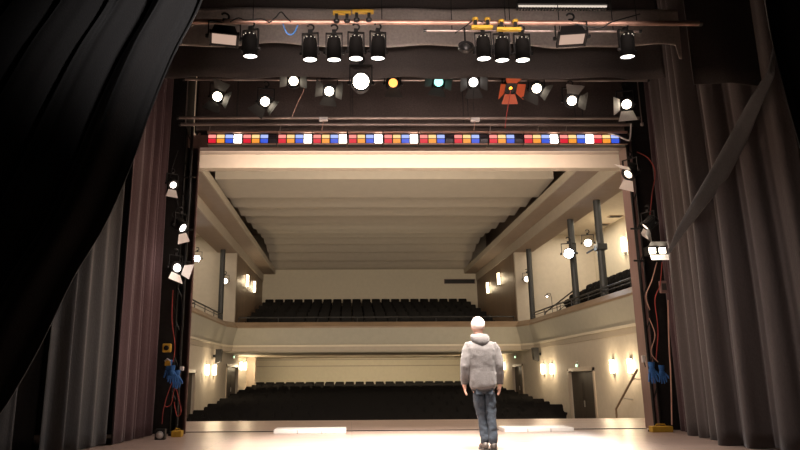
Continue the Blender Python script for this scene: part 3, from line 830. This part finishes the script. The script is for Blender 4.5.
def swag(name, edge, Y, side, width, material, label, per=.30, amp=.12, nz=60, nu=150):
    """a foreground drape pulled aside: its free edge follows 'edge', folds fan out from it"""
    pts = [aY(x, y, Y) for x, y in edge]
    E = []
    for i in range(len(pts)-1):
        p_1, p0_, p1, p2 = pts[max(i-1, 0)], pts[i], pts[i+1], pts[min(i+2, len(pts)-1)]
        for k in range(nz//(len(pts)-1)):
            t = k/(nz//(len(pts)-1)); E.append(.5*((2*p0_)+(p1-p_1)*t+(2*p_1-5*p0_+4*p1-p2)*t*t+(-p_1+3*p0_-3*p1+p2)*t**3))
    E.append(pts[-1])
    bm = bmesh.new(); g = []
    for j, e in enumerate(E):
        t = j/(len(E)-1); row = []
        for i in range(nu+1):
            u = i/nu; s = u*width*(1+.35*t)
            a_ = 2*PI*(u*width)/per+.6*math.sin(t*3+u*4)
            off = amp*(math.sin(a_)+.3*math.sin(2.3*a_+t*2))*(1-.35*t)
            row.append(bm.verts.new((e.x+side*(s+.02*math.cos(a_)), Y+off, e.z)))
        g.append(row)
    for j in range(len(E)-1):
        for i in range(nu): bm.faces.new((g[j][i], g[j][i+1], g[j+1][i+1], g[j+1][i]))
    w = MB(); w.bm.free(); w.bm = bm
    o = w.build(name, material); o.data.shade_smooth()
    md = o.modifiers.new('thick', 'SOLIDIFY'); md.thickness = .012
    tag(o, label, 'curtain'); return o
swag('foreground_curtain', [(222, -60), (203, 0), (176, 50), (152, 105), (132, 160), (105, 222), (72, 278), (40, 345), (6, 405), (-30, 455), (-60, 520), (-80, 600)], 4.6, -1, 2.2, 'velvet_black', 'huge black curtain swept aside across the upper left foreground', .34, .10)
swag('foreground_curtain', [(758, -60), (767, 2), (776, 45), (784, 75), (796, 120), (812, 175), (830, 240), (850, 330), (862, 420), (872, 520), (880, 600)], 4.6, 1, 1.2, 'velvet_black', 'black curtain edge in the upper right foreground', .30, .07)

# pale cloth fold added to stand for the light streak on the right hand curtains
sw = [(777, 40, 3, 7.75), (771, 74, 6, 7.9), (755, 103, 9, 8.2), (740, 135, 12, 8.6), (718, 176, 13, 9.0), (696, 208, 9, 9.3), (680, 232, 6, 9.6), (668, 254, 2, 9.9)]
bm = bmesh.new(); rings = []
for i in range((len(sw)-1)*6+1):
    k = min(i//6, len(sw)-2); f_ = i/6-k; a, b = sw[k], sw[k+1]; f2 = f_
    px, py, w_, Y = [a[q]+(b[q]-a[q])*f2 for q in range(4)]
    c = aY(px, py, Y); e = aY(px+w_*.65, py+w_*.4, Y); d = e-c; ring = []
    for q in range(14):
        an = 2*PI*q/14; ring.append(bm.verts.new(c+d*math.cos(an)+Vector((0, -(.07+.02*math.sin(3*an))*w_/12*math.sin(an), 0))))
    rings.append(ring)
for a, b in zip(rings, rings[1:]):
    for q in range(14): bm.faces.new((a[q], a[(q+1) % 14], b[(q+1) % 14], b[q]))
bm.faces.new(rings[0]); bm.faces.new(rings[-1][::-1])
w = MB(); w.bm.free(); w.bm = bm; o = w.build('light_streak_fold', 'velvet_grey'); o.data.shade_smooth(); subdiv(o, 1)
tag(o, 'paler fold of cloth added for the diagonal light streak across the curtains at the upper right', 'curtain fold')

# ================================================================= LAMP TOWERS
def boom(name, px, Y, label, side):
    p = aY(px, 430, Y); p.z = 0
    t = empty(name, p, label, 'lamp tower')
    mb = MB(); mb.tube([(0, 0, .03), (0, 0, 5.6)], .03, 12); mb.build('pole', 'black_metal', t, True)
    MB().lathe([(.13, 0), (.13, .03), (.05, .05), (.04, .09)], 20).build('base_plate', 'black_metal', t, True)
    mb = MB(); mb.tube([(side*.14, .1, .0), (side*.14, .1, 5.6)], .02, 8); mb.build('rear_pole', 'black_metal', t, True)
    for k in range(9):
        z = .5+k*.6; MB().tube([(0, 0, z), (side*.14, .1, z+.25)], .012, 6).build('brace', 'black_metal', t)
    for z in (3.0, 3.6, 4.6): MB().tube([(-.10, -.02, z), (.10, -.02, z)], .018, 8).build('cross_arm', 'black_metal', t, True)
    return t
boom('lamp_tower', 176, 11.9, 'black lamp tower between plum curtain and left proscenium jamb', -1)
boom('lamp_tower', 656, 11.9, 'black lamp tower between right proscenium jamb and curtain', 1)
def tower_lamp(px, py, Y, tilt, pan, roll, label, lens='lens_pale', flap='white_board', sc=1.0, n=(90, 180)):
    t = clone_with(f0, lens, flap, n); t.location = aY(px, py, Y); set_body(t, tilt, pan, roll); t.scale = (sc,)*3
    tag(t, label, 'stage lamp', 'tower spotlights'); return t
tower_lamp(172, 184, 11.75, 30, 40, 0, 'topmost spotlight on the left tower, mostly hidden by the curtain', sc=.7, n=(180,))
tower_lamp(180, 226, 11.7, 35, 55, -20, 'middle spotlight on the left tower with one tilted white barn door', sc=.85, n=(180,))
tower_lamp(175, 268, 11.7, 5, 45, 15, 'lowest spotlight on the left tower with splayed white barn doors', sc=.85)
tower_lamp(631, 172, 11.7, 40, -55, 25, 'topmost spotlight on the right tower with a long white barn door raised', lens='lens_soft', sc=.95, n=(0, 180))
tower_lamp(649, 224, 11.7, 60, -60, 40, 'middle spotlight on the right tower pointing down with pale flaps', lens='lens_soft', sc=.85)
# twin lamp
t = empty('twin_flood', aY(656, 251, 11.65), 'twin lens flood glowing white low on the right tower', 'stage lamp')
b_ = MB().box(-.17, .17, -.05, .14, -.08, .08, bev=.015).build('body', 'black_metal', t)
for s in (-1, 1): MB().box(s*.09-.06, s*.09+.06, -.062, -.048, -.05, .05, bev=.008).build('lens', 'lens_warm', b_)
MB().prism([(-.15, -.06, -.08), (.19, -.06, -.08), (.16, -.20, -.20), (-.19, -.20, -.20)], (0, 0, .006)).build('barn_door', 'white_board', b_)
MB().prism([(-.15, -.05, .08), (.17, -.05, .08), (.17, -.16, .14), (-.15, -.16, .14)], (0, 0, .006)).build('barn_door', 'barn_metal', b_)
MB().box(-.02, .02, .1, .2, -.02, .02).build('bracket', 'black_metal', t)
light('POINT', 'tower_glow', aY(655, 251, 11.3), 7, (1, .85, .7), .06)
light('POINT', 'tower_glow', aY(178, 262, 11.3), 5, (1, .8, .7), .06)
# tower details: gloves, cables, boxes
def glove_bundle(px, py, Y, label, s=1.0, seed=0):
    rnd = random.Random(seed); t = empty('work_glove', aY(px, py, Y), label, 'glove', 'blue work gloves')
    mb = MB(); mb.ball((0, 0, 0), .05*s, sc=(.9, .5, 1.15), seg=12)
    for k in range(4):
        x = (-.036+k*.024)*s; mb.tube([(x, 0, -.03*s), (x*1.3, -.01, -.09*s), (x*1.5+rnd.uniform(-.01, .01), -.015, -(.13+.02*(k in (1, 2)))*s)], [.014*s, .013*s, .009*s], 8)
    mb.tube([(.04*s, 0, 0), (.075*s, -.02, -.05*s), (.08*s, -.02, -.08*s)], [.015*s, .013*s, .01*s], 8)
    mb.build('palm', 'blue', t, True)
    MB().lathe([(.035*s, .04*s), (.04*s, .06*s), (.045*s, .11*s)], 12, Matrix.Diagonal((1, .55, 1, 1))).build('cuff', 'blue', t, True)
    return t
glove_bundle(169, 368, 11.72, 'blue work glove hanging highest on the left tower', 1.25, 1)
glove_bundle(177, 378, 11.70, 'blue work glove hanging lower beside the left jamb', 1.2, 2)
glove_bundle(172, 373, 11.66, 'blue work glove between the two others on the left tower', 1.15, 5)
glove_bundle(652, 371, 11.7, 'blue work glove hanging on the right tower next to the jamb', 1.4, 3)
glove_bundle(662, 373, 11.75, 'duller blue work glove hanging beside the other one on the right tower', 1.2, 4)
def px_cable(pts, Y, m_, r_, lb, g): return cable('coiled_cable' if 'coil' in lb else 'power_cable', [aY(x, y, Y) for x, y in pts], r_, m_, lb, g)
px_cable([(173, 290), (172, 320), (175, 345), (173, 362)], 11.8, 'red_cable', .008, 'red cable hanging straight down the left tower above the gloves', 'tower cables')
px_cable([(173, 380), (167, 396), (165, 406), (171, 404), (175, 388), (179, 400), (181, 412), (177, 416), (174, 402)], 11.75, 'red_cable', .008, 'red cable coil looped below the gloves on the left tower', 'tower cables')
px_cable([(166, 400), (163, 412), (162, 424)], 11.7, 'red_cable', .007, 'short red cable tail above the small floor lamp', 'tower cables')
px_cable([(178, 150), (170, 180), (178, 205), (172, 215), (180, 222)], 11.8, 'black_cable', .01, 'black cable looping between the left tower lamps', 'tower cables')
px_cable([(637, 152), (648, 158), (655, 172), (652, 195), (650, 215)], 11.75, 'red_cable', .009, 'reddish cable looping from the top lamp of the right tower', 'tower cables')
px_cable([(657, 262), (652, 280), (646, 296), (650, 310)], 11.7, 'tan_cable', .009, 'pale cable dropping below the twin flood', 'tower cables')
px_cable([(662, 262), (660, 285), (655, 300), (658, 330), (656, 360)], 11.75, 'red_cable', .008, 'long red cable running down the right tower behind the gloves', 'tower cables')
px_cable([(649, 318), (655, 335), (651, 352), (658, 362)], 11.72, 'tan_cable', .008, 'pale looped cable on the right tower above the gloves', 'tower cables')
px_cable([(668, 300), (669, 340), (671, 380), (672, 425)], 11.6, 'tan_cable', .012, 'pale rope hanging beside the right hand curtain', 'tower cables')
def small_box(name, px, py, Y, w_, d_, h_, m_, lb, cat, knobs=0):
    p = aY(px, py, Y); t = empty(name, p, lb, cat)
    MB().box(-w_/2, w_/2, -d_/2, d_/2, -h_/2, h_/2, bev=min(w_, h_)*.12).build('case', m_, t)
    return t, p
t, p = small_box('socket_box', 167, 348, 11.75, .15, .08, .15, 'yellow', 'small square yellow socket box on the left tower', 'socket box')
MB().lathe([(.045, 0), (.045, .02), (.03, .03)], 14, Matrix.Translation((0, -.03, 0)) @ Matrix.Rotation(PI/2, 4, 'X')).build('socket', 'black_metal', t, True)
t, p = small_box('clamp_bracket', 168, 363, 11.72, .10, .06, .10, 'yellow', 'small pale clamp just above the left gloves', 'clamp')
MB().tube([(-.05, -.03, .03), (0, -.05, .07), (.05, -.03, .03)], .012, 8).build('jaw', 'steel', t, True)
t, p = small_box('plug_box', 181, 368.5, 11.9, .10, .05, .07, 'white_board', 'small white plug fixed near the left jamb', 'plug')
MB().tube([(.0, 0, -.03), (0, 0, -.12)], .008, 6).build('cable', 'black_cable', t)
t, p = small_box('plug_box', 643.5, 359, 11.7, .06, .05, .12, 'white_board', 'small white plug fixed near the right jamb', 'plug')
MB().tube([(.0, 0, -.03), (0.02, 0, -.14)], .008, 6).build('cable', 'black_cable', t)
t, p = small_box('control_box', 663, 287, 11.8, .12, .08, .22, 'jamb_paint', 'dull reddish control box on the right tower below the twin flood', 'control box')
MB().box(-.04, .04, -.05, -.04, -.06, .06).build('panel', 'barn_metal', t)
# yellow stage weights
for px, w_, lb in ((177.5, .17, 'yellow stage weight on the floor at the left tower'), (661, .36, 'long yellow stage weight on the floor at the right tower')):
    p = aY(px, 430, 11.62 if px < 400 else 11.8)
    t = empty('stage_weight', (p.x, p.y, 0), lb, 'weight', 'yellow stage weights')
    MB().box(-w_/2, w_/2, -.08, .08, 0, .10, bev=.012).build('block', 'yellow', t)
    MB().tube([(-w_*.25, 0, .10), (-w_*.2, 0, .13), (w_*.2, 0, .13), (w_*.25, 0, .10)], .010, 8).build('handle', 'yellow', t, True)
p = aY(160.5, 433, 11.1)
t = empty('floor_lamp', (p.x, p.y, 0), 'small round lamp in a dark frame on the floor by the left tower', 'floor lamp'); t.scale = (.75,)*3
MB().box(-.11, .11, -.05, .08, 0, .22, bev=.012).build('housing', 'dark_metal', t)
A = Matrix.Translation((0, -.05, .10)) @ Matrix.Rotation(PI/2, 4, 'X')
MB().lathe([(.075, 0), (.08, .01), (.07, .02)], 18, A).build('bezel', 'steel', t, True)
MB().lathe([(.001, .028), (.05, .024), (.068, .012), (.068, .005)], 18, A).build('lens', 'white_board', t, True)
# white footlight boards on the stage
for px0, px1, y0, y1, lb in ((273.5, 346, 434, 427.5, 'long low white board lying on the stage left of the man'), (505, 576.5, 432.3, 425.8, 'long low white board lying on the stage right of the man')):
    a, b = on(px0, y0, 2, 0), on(px1, y0, 2, 0); c = on(px0+3, y1, 2, .07)
    t = empty('footlight_board', ((a.x+b.x)/2, a.y, 0), lb, 'board', 'white floor boards'); hw = (b.x-a.x)/2; dp = max(.3, c.y-a.y)
    MB().box(-hw, hw, 0, dp, .0, .07, bev=.008).build('board', 'white_board', t)
    for k in (-.34, .33): MB().box(k*hw-.01, k*hw+.01, -.004, 0, .0, .06).build('seam', 'steel', t)

# ================================================================= AUDITORIUM SPOTS
def make_hall_spot():
    t = empty('hall_spotlight', (0, 0, 0))
    A = Matrix.Rotation(PI/2, 4, 'X')
    body = MB().lathe([(.08, -.45), (.12, -.40), (.12, -.1), (.10, -.05), (.10, .10), (.12, .11), (.12, .15), (.10, .15), (.098, .12)], 18, A).build('body', 'black_metal', t, True)
    MB().lathe([(.001, .14), (.09, .135), (.12, .125), (.12, .12)], 18, A).build('lens', 'lens_warm', body, True)
    u_yoke(t, .15, .22)
    return t
hs = make_hall_spot()
HS = [(197, 258.5, -7.0, 'lens_cool', 'small cool white spotlight at the left gallery seen next to the jamb', 1.15),
      (225, 281, -6.75, 'lens_warm', 'warm spotlight beside the left gallery post', 1.15),
      (527, 279, 6.75, 'lens_warm', 'warm spotlight beside the far post of the right gallery', 1.2),
      (569, 253.5, 6.4, 'lens_cool', 'dazzling cold white spotlight on the middle right gallery post', 1.55),
      (588, 243, 6.6, 'lens_warm', 'warm spotlight on an arm from the nearest right gallery post', 1.2)]
for i, (px, py, X, lens, lb, s) in enumerate(HS):
    t = hs if i == 0 else copy_tree(hs)
    p = on(px, py, 0, X); t.location = p
    for c in t.children:
        if c.name.startswith('body'):
            for g in c.children:
                if g.name.startswith('lens'): g.data = g.data.copy(); g.data.materials[0] = MATS[lens]
    pan = math.degrees(math.atan2(-(CAM.x-p.x), (p.y-CAM.y)))
    set_body(t, 10, -pan); t.scale = (s,)*3; tag(t, lb, 'spotlight', 'hall spotlights')
    light('SPOT', 'hall_beam', p+Vector((0, -.3, 0)), 900 if lens == 'lens_cool' else 350, (.9, .95, 1) if lens == 'lens_cool' else (1, .85, .65), .1, aim=(.4, 9, .9), spot=22, blend=.5)
# little reading lamps at the control desks
for px, py, X, lb in ((214, 299, -7.6, 'tiny lit desk lamp in the left gallery'), (547, 296, 7.6, 'tiny lit desk lamp at the far end of the right gallery')):
    p = on(px, py, 0, X)
    t = empty('desk_lamp', p, lb, 'desk lamp', 'gallery desk lamps')
    MB().lathe([(.03, .08), (.12, 0), (.12, -.01), (.02, .05)], 14).build('lamp_shade', 'barn_metal', t, True)
    MB().ball((0, 0, -.01), .05, seg=10).build('bulb', 'lens_pale', t, True)
    MB().tube([(0, 0, .07), (0, 0, .12), (.15, 0, .12), (.2, 0, -.1), (.2, 0, 2.6-p.z)], .014, 8).build('stem', 'dark_metal', t, True)
# dark control desk at the end of each gallery
for px0, X, lb in ((0, -7.5, 'dark control desk behind the left gallery rail'), (0, 7.5, 'dark control desk at the far corner of the right gallery')):
    t = empty('control_desk', (X*1.16, 28.7, 2.6), lb, 'desk', 'gallery control desks')
    MB().box(-.5, .5, -.55, .55, .85, .90).build('top', 'door_dark', t)
    MB().box(-.48, .48, -.53, -.48, 0, .85).build('front_panel', 'door_dark', t); MB().box(-.48, .48, .48, .53, 0, .85).build('rear_panel', 'door_dark', t)
    MB().prism([(-.4, -.4, .9), (-.4, .4, .9), (-.4, .4, 1.15), (-.4, -.4, 1.0)], (.8, 0, 0)).build('console', 'black_metal', t)

# ================================================================= THE MAN
MY = 9.1
def skin_obj(name, verts, edges, radii, material, parent, root=0, sub=2, relax=0):
    me = bpy.data.meshes.new(name); me.from_pydata([tuple(v) for v in verts], edges, []); 
    o = bpy.data.objects.new(name, me); COL.objects.link(o); o.parent = parent
    me.materials.append(MATS[material])
    sk = o.modifiers.new('skin', 'SKIN'); sk.use_smooth_shade = True
    sv = me.skin_vertices[0].data
    for i, r_ in enumerate(radii):
        sv[i].radius = r_ if isinstance(r_, tuple) else (r_, r_)
        sv[i].use_root = (i == root)
    if relax:
        sm_ = o.modifiers.new('relax', 'SMOOTH'); sm_.factor = .5; sm_.iterations = relax
    sd = o.modifiers.new('sub', 'SUBSURF'); sd.levels = sub; sd.render_levels = sub
    return o
def chain(base, pts): return [Vector(p) for p in pts]
FX = .60            # feet centre
man = empty('person', (FX, MY, 0), 'man in a grey hooded jacket and jeans standing on stage, back turned, head bowed', 'person')
# joints, local to the man's feet centre (facing +Y)
pel = (-.035, 0, .86)
J = dict(pelvis=(-.035, 0, .88), waist=(-.04, .0, 1.02), chest=(-.045, .0, 1.22), upper=(-.045, .01, 1.36), neck=(-.055, .03, 1.46),
         jaw=(-.055, .06, 1.54), head=(-.055, .07, 1.620), crown=(-.056, .065, 1.665),
         hipL=(-.125, 0, .84), kneeL=(-.055, .05, .46), ankL=(-.035, .03, .09), toeL=(-.06, .20, .035),
         hipR=(.055, 0, .84), kneeR=(.058, .0, .46), ankR=(.060, -.03, .09), toeR=(.10, .15, .035),
         shL=(-.215, .0, 1.36), elL=(-.275, -.03, 1.09), wrL=(-.275, .03, .86),
         shR=(.125, .0, 1.36), elR=(.205, -.03, 1.09), wrR=(.20, .04, .86))
names = list(J); idx = {k: i for i, k in enumerate(names)}
ed = [('pelvis', 'waist'), ('waist', 'chest'), ('chest', 'upper'), ('upper', 'neck'), ('neck', 'jaw'), ('jaw', 'head'), ('head', 'crown'),
      ('pelvis', 'hipL'), ('hipL', 'kneeL'), ('kneeL', 'ankL'), ('ankL', 'toeL'), ('pelvis', 'hipR'), ('hipR', 'kneeR'), ('kneeR', 'ankR'), ('ankR', 'toeR'),
      ('upper', 'shL'), ('shL', 'elL'), ('elL', 'wrL'), ('upper', 'shR'), ('shR', 'elR'), ('elR', 'wrR')]
rad = dict(pelvis=(.13, .10), waist=(.125, .09), chest=(.14, .10), upper=(.12, .085), neck=.052, jaw=(.060, .070), head=(.074, .090), crown=(.05, .06),
           hipL=.075, kneeL=.052, ankL=.038, toeL=.03, hipR=.075, kneeR=.052, ankR=.038, toeR=.03,
           shL=.055, elL=.042, wrL=.028, shR=.055, elR=.042, wrR=.028)
V = [Vector(J[k]) for k in names]; RAD = [rad[k] for k in names]; E_ = [(idx[a], idx[b]) for a, b in ed]
# hands grown from the wrists: palm and five bent fingers each
def add_hand(wr, sg):
    w = J[wr]; wv = Vector(w); i0 = idx[wr]
    palm = len(V); V.append(wv+Vector((sg*.004, .012, -.055))); RAD.append((.016, .034)); E_.append((i0, palm))
    for k, (dy, L_) in enumerate(((-.030, .060), (-.010, .072), (.012, .070), (.032, .062))):
        a = len(V); V.append(wv+Vector((-sg*.002, .012+dy, -.098))); RAD.append(.0095); E_.append((palm, a))
        b = len(V); V.append(wv+Vector((-sg*.012, .016+dy, -.098-L_*.5))); RAD.append(.0088); E_.append((a, b))
        c = len(V); V.append(wv+Vector((-sg*.030, .020+dy, -.098-L_*.9))); RAD.append(.0075); E_.append((b, c))
    a = len(V); V.append(wv+Vector((-sg*.014, .050, -.062))); RAD.append(.011); E_.append((palm, a))
    b = len(V); V.append(wv+Vector((-sg*.024, .066, -.092))); RAD.append(.0095); E_.append((a, b))
add_hand('wrL', -1); add_hand('wrR', 1)
body = skin_obj('body', V, E_, RAD, 'skin', man, 0, 2)
# head details as part of the same figure: ears, nose, brow, mouth (children, small)
hd = Vector(J['head'])
mb = MB(); mb.ball(hd+Vector((0, -.004, .012)), .098, sc=(.93, 1.06, 1.10), seg=20); mb.ball(hd+Vector((0, .035, -.05)), .062, sc=(.95, 1, 1.0), seg=16)
skull = mb.build('head', 'skin', man, True)
for s in (-1, 1):
    MB().ball(hd+Vector((s*.082, .0, -.015)), .028, sc=(.35, .7, 1.1), seg=12).build('ear', 'skin', skull, True)
    MB().ball(hd+Vector((s*.030, .088, -.005)), .012, seg=10).build('eye', 'white_board', skull, True)
MB().prism([hd+Vector((-.014, .085, -.045)), hd+Vector((.014, .085, -.045)), hd+Vector((.006, .088, .0)), hd+Vector((-.006, .088, .0))], (0, .026, -.008)).build('nose', 'skin', skull, True)
MB().ball(hd+Vector((0, .088, -.068)), .02, sc=(1.2, .4, .35), seg=10).build('mouth', 'orange_metal', skull, True)
mb = MB(); mb.ball(hd+Vector((0, -.012, .022)), .100, sc=(.94, 1.05, 1.09), seg=24)
for f in [f for f in mb.bm.faces if f.calc_center_median().z < hd.z-.04 or f.calc_center_median().y > hd.y+.055]: mb.bm.faces.remove(f)
hair = mb.build('hair', 'hair_white', man, True); hair['label'] = 'very short white hair'
# hoodie
mb = MB()
rings = []
for z, cx, cy2, rx, ry in ((.785, -.037, 0, .150, .115), (.80, -.037, 0, .172, .130), (.84, -.037, 0, .180, .136), (.92, -.038, 0, .184, .140), (1.02, -.040, 0, .182, .136), (1.12, -.043, -.003, .190, .138),
                       (1.22, -.045, -.008, .198, .142), (1.31, -.046, -.008, .196, .136), (1.37, -.047, 0, .172, .118), (1.415, -.048, .01, .128, .100), (1.455, -.05, .02, .085, .085), (1.48, -.05, .02, .06, .07)):
    ring = []
    for k in range(32):
        a_ = 2*PI*k/32; c_, s_ = math.cos(a_), math.sin(a_); e_ = .86
        ring.append(mb.bm.verts.new((cx+rx*math.copysign(abs(c_)**e_, c_), cy2+ry*math.copysign(abs(s_)**e_, s_), z)))
    rings.append(ring)
for a, b in zip(rings, rings[1:]):
    for k in range(32): mb.bm.faces.new((a[k], a[(k+1) % 32], b[(k+1) % 32], b[k]))
mb.bm.faces.new(rings[0][::-1]); mb.bm.faces.new(rings[-1])
for sg in (-1, 1):
    q = lambda dx, y, z: (-.040+sg*dx, y, z)
    mb.tube([q(.10, 0, 1.36), q(.155, 0, 1.345), q(.188, -.005, 1.28), q(.214, -.02, 1.18), q(.232, -.03, 1.08), q(.238, -.012, .98), q(.2405, .018, .90), q(.2415, .030, .862)],
            [.060, .078, .076, .069, .063, .057, .050, .045], 18)
hood = mb.build('hoodie', 'hoodie', man, True)
rm = hood.modifiers.new('cloth', 'REMESH'); rm.mode = 'VOXEL'; rm.voxel_size = .010; rm.use_smooth_shade = True
sm_ = hood.modifiers.new('smooth', 'SMOOTH'); sm_.factor = .5; sm_.iterations = 6
tx = bpy.data.textures.new('folds', 'CLOUDS'); tx.noise_scale = .09
dm = hood.modifiers.new('folds', 'DISPLACE'); dm.texture = tx; dm.strength = .013; dm.mid_level = .5; dm.texture_coords = 'LOCAL'
# hem band, cuffs, hood
def ring_band(name, c, rx, ry, h_, material, par, tilt=0):
    M = Matrix.Translation(c) @ Matrix.Rotation(tilt, 4, 'X') @ Matrix.Diagonal((rx, ry, 1, 1))
    return MB().lathe([(.90, -h_/2), (1, -h_/2), (1.03, 0), (1, h_/2), (.90, h_/2)], 28, M, close=False).build(name, material, par, True)
ring_band('hem_band', (-.037, 0, .805), .158, .120, .055, 'hoodie', hood)
ring_band('dark_lining', (-.035, 0, .768), .150, .112, .03, 'hoodie_dark', hood)
ring_band('cuff', (-.277, .03, .868), .043, .046, .05, 'hoodie', hood); ring_band('cuff', (.203, .035, .868), .043, .046, .05, 'hoodie', hood)
# the hood lying folded on the shoulders: thick collar roll dropping to a point at the back
bm = bmesh.new(); nu_, nv_ = 36, 12; g = []
for i in range(nu_):
    a_ = 2*PI*i/nu_; back = max(0, -math.sin(a_)); row = []
    cx, cy_, cz = -.05+.086*math.cos(a_), .02+.082*math.sin(a_), 1.482-.045*back
    for k in range(nv_):
        b_ = 2*PI*k/nv_; rr = .034+.020*back
        out = rr*math.cos(b_)*(1+.6*back); up_ = rr*math.sin(b_)*(1.0+.9*back)-.03*back*(1 if math.cos(b_) > 0 else 0)
        row.append(bm.verts.new((cx+out*math.cos(a_), cy_+out*math.sin(a_), cz+up_)))
    g.append(row)
for i in range(nu_):
    for k in range(nv_): bm.faces.new((g[i][k], g[(i+1) % nu_][k], g[(i+1) % nu_][(k+1) % nv_], g[i][(k+1) % nv_]))
w = MB(); w.bm.free(); w.bm = bm; o = w.build('hood', 'hoodie', hood, True); o.data.shade_smooth(); subdiv(o, 1)
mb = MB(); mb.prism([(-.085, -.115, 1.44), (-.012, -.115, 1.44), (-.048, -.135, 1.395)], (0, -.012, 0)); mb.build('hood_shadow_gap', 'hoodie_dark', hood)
# jeans
jv = {'w': (-.036, 0, .90), 'p': (-.036, 0, .83), 'hl': (-.115, 0, .78), 'tl': (-.088, .02, .62), 'kl': (-.062, .045, .46), 'cl': (-.045, .04, .28), 'al': (-.035, .03, .06),
      'hr': (.045, 0, .78), 'tr': (.052, .0, .62), 'kr': (.056, .0, .46), 'cr': (.060, -.025, .28), 'ar': (.062, -.03, .06)}
jr_ = {'w': (.150, .108), 'p': (.155, .115), 'hl': .092, 'tl': .085, 'kl': .068, 'cl': .064, 'al': .062, 'hr': .092, 'tr': .085, 'kr': .068, 'cr': .064, 'ar': .062}
jn = list(jv); ji = {k: i for i, k in enumerate(jn)}
je = ['w p', 'p hl', 'hl tl', 'tl kl', 'kl cl', 'cl al', 'p hr', 'hr tr', 'tr kr', 'kr cr', 'cr ar']
jeans = skin_obj('jeans', [jv[k] for k in jn], [tuple(ji[q] for q in e.split()) for e in je], [jr_[k] for k in jn], 'denim', man, 1, 3)
dm = jeans.modifiers.new('folds', 'DISPLACE'); tx2 = bpy.data.textures.new('jean_folds', 'CLOUDS'); tx2.noise_scale = .07; dm.texture = tx2; dm.strength = .03; dm.texture_coords = 'LOCAL'
for s in (-1, 1):   # back pockets
    MB().box(-.04, .04, -.006, .006, -.05, .05, Matrix.Translation((-.035+s*.075, -.092, .765)) @ Matrix.Rotation(R(-6), 4, 'X'), bev=.003).build('pocket', 'denim', jeans)
for s, x, rot in ((-1, -.038, 6), (1, .066, -10)):
    M = Matrix.Translation((x, .02 if s < 0 else -.03, 0)) @ Matrix.Rotation(R(rot), 4, 'Z')
    mb = MB(); mb.ball((0, .10, .045), .06, M, 16, (.80, 1.5, .72)); mb.ball((0, -.01, .06), .052, M, 14, (.85, 1.1, 1.05))
    for v in mb.bm.verts: v.co.z = max(v.co.z, .022)
    sh = mb.build('shoe', 'shoe_brown', man, True)
    MB().prism([M @ Vector(p) for p in [(-.042, -.065, 0), (.042, -.065, 0), (.05, .06, 0), (.05, .14, 0), (.02, .19, 0), (-.02, .19, 0), (-.05, .14, 0), (-.05, .06, 0)]], (0, 0, .024)).build('sole', 'black_cable', sh)

# ================================================================= LIGHT
wd_ = bpy.data.worlds.new('world'); scene.world = wd_; wd_.use_nodes = True
wd_.node_tree.nodes['Background'].inputs[0].default_value = (.02, .018, .016, 1); wd_.node_tree.nodes['Background'].inputs[1].default_value = .3
# upstage key on the man's back
light('SPOT', 'upstage_key', (-1.5, 2.0, 6.2), 2000, (1, .93, .88), .15, aim=(FX, MY, .8), spot=24, blend=.7)
# fresnels facing the stage from the lamp bar
for i, (px, py, lens, tl, pn, rl, lb) in enumerate(FR):
    p = aY(px, py, YL-.15)
    e = {'lens_bright': 450, 'lens_warm': 110, 'lens_orange': 60, 'lens_green': 40, 'lens_pale': 60}[lens]
    c = {'lens_orange': (1, .45, .12), 'lens_green': (.3, 1, .8)}.get(lens, (1, .86, .7))
    light('SPOT', 'spot_beam', p, e, c, .08, aim=(p.x*.8+.2, 7.6, 0), spot=50, blend=.7)
# unseen fills added to lift the stage, apron, bridge and curtains
light('AREA', 'stage_fill', (0, 9.3, 5.5), 60, (1, .86, .80), 3, rot=(0, 0, 0), sy=.6, spread=110)
light('AREA', 'apron_fill', (0, 12.75, 5.25), 150, (1, .80, .66), 7, rot=(R(35), 0, 0), sy=.3)
light('AREA', 'bridge_fill', (0, 12.95, 5.35), 150, (1, .74, .62), 8, rot=(R(100), 0, 0), sy=.2)  # added in place of stage floor bounce onto the bridge
for s in (-1, 1):
    light('SPOT', 'curtain_fill', (s*-2.6, 10.3, 4.6), 480 if s > 0 else 290, (1, .94, .93), .3, aim=(s*4.9, 8.8, .6), spot=48, blend=1)
# unseen fill added to lift the dark hanging cloths
light('AREA', 'rig_fill', (0, 7.2, 5.1), 17, (1, .80, .72), 5, rot=(R(108), 0, 0), sy=.4, spread=60)
light('AREA', 'rig_fill', (0, 10.15, 5.15), 14, (1, .80, .72), 5, rot=(R(100), 0, 0), sy=.2)
light('SPOT', 'edge_fill', (.8, 1.6, 4.4), 750, (1, .92, .90), .3, aim=(-2.40, 4.6, 3.6), spot=20, blend=1)  # unseen spot added to catch the black foreground curtain's edge
# house light from unseen fills added around the hall
light('AREA', 'house_fill', (0, 15.2, 6.3), 350, (1, .86, .69), 8, aim=(0, 34, 5.2), sy=1.0)
for s in (-1, 1):
    light('AREA', 'gallery_fill', (s*8.6, 22, 7.2), 290 if s > 0 else 150, (1, .88, .70), 1, rot=(0, 0, 0), sy=14)
light('AREA', 'balcony_fill', (0, 30.2, 4.3), 60, (1, .86, .66), 10, rot=(R(115), 0, 0), sy=.4)
light('AREA', 'under_balcony_fill', (0, 35.0, 2.03), 330, (1, .82, .56), 10, rot=(R(35), 0, 0), sy=.6)
light('AREA', 'stalls_fill', (0, 24, 1.6), 130, (1, .87, .72), 10, rot=(PI, 0, 0), sy=12)

vs = scene.view_settings
vs.view_transform = 'Standard'; vs.look = 'None'; vs.exposure = 0.0; vs.gamma = 1; vs.use_curve_mapping = False
# remove prototypes that were never placed
def purge(o):
    for c in list(o.children): purge(c)
    bpy.data.objects.remove(o)
purge(f0)
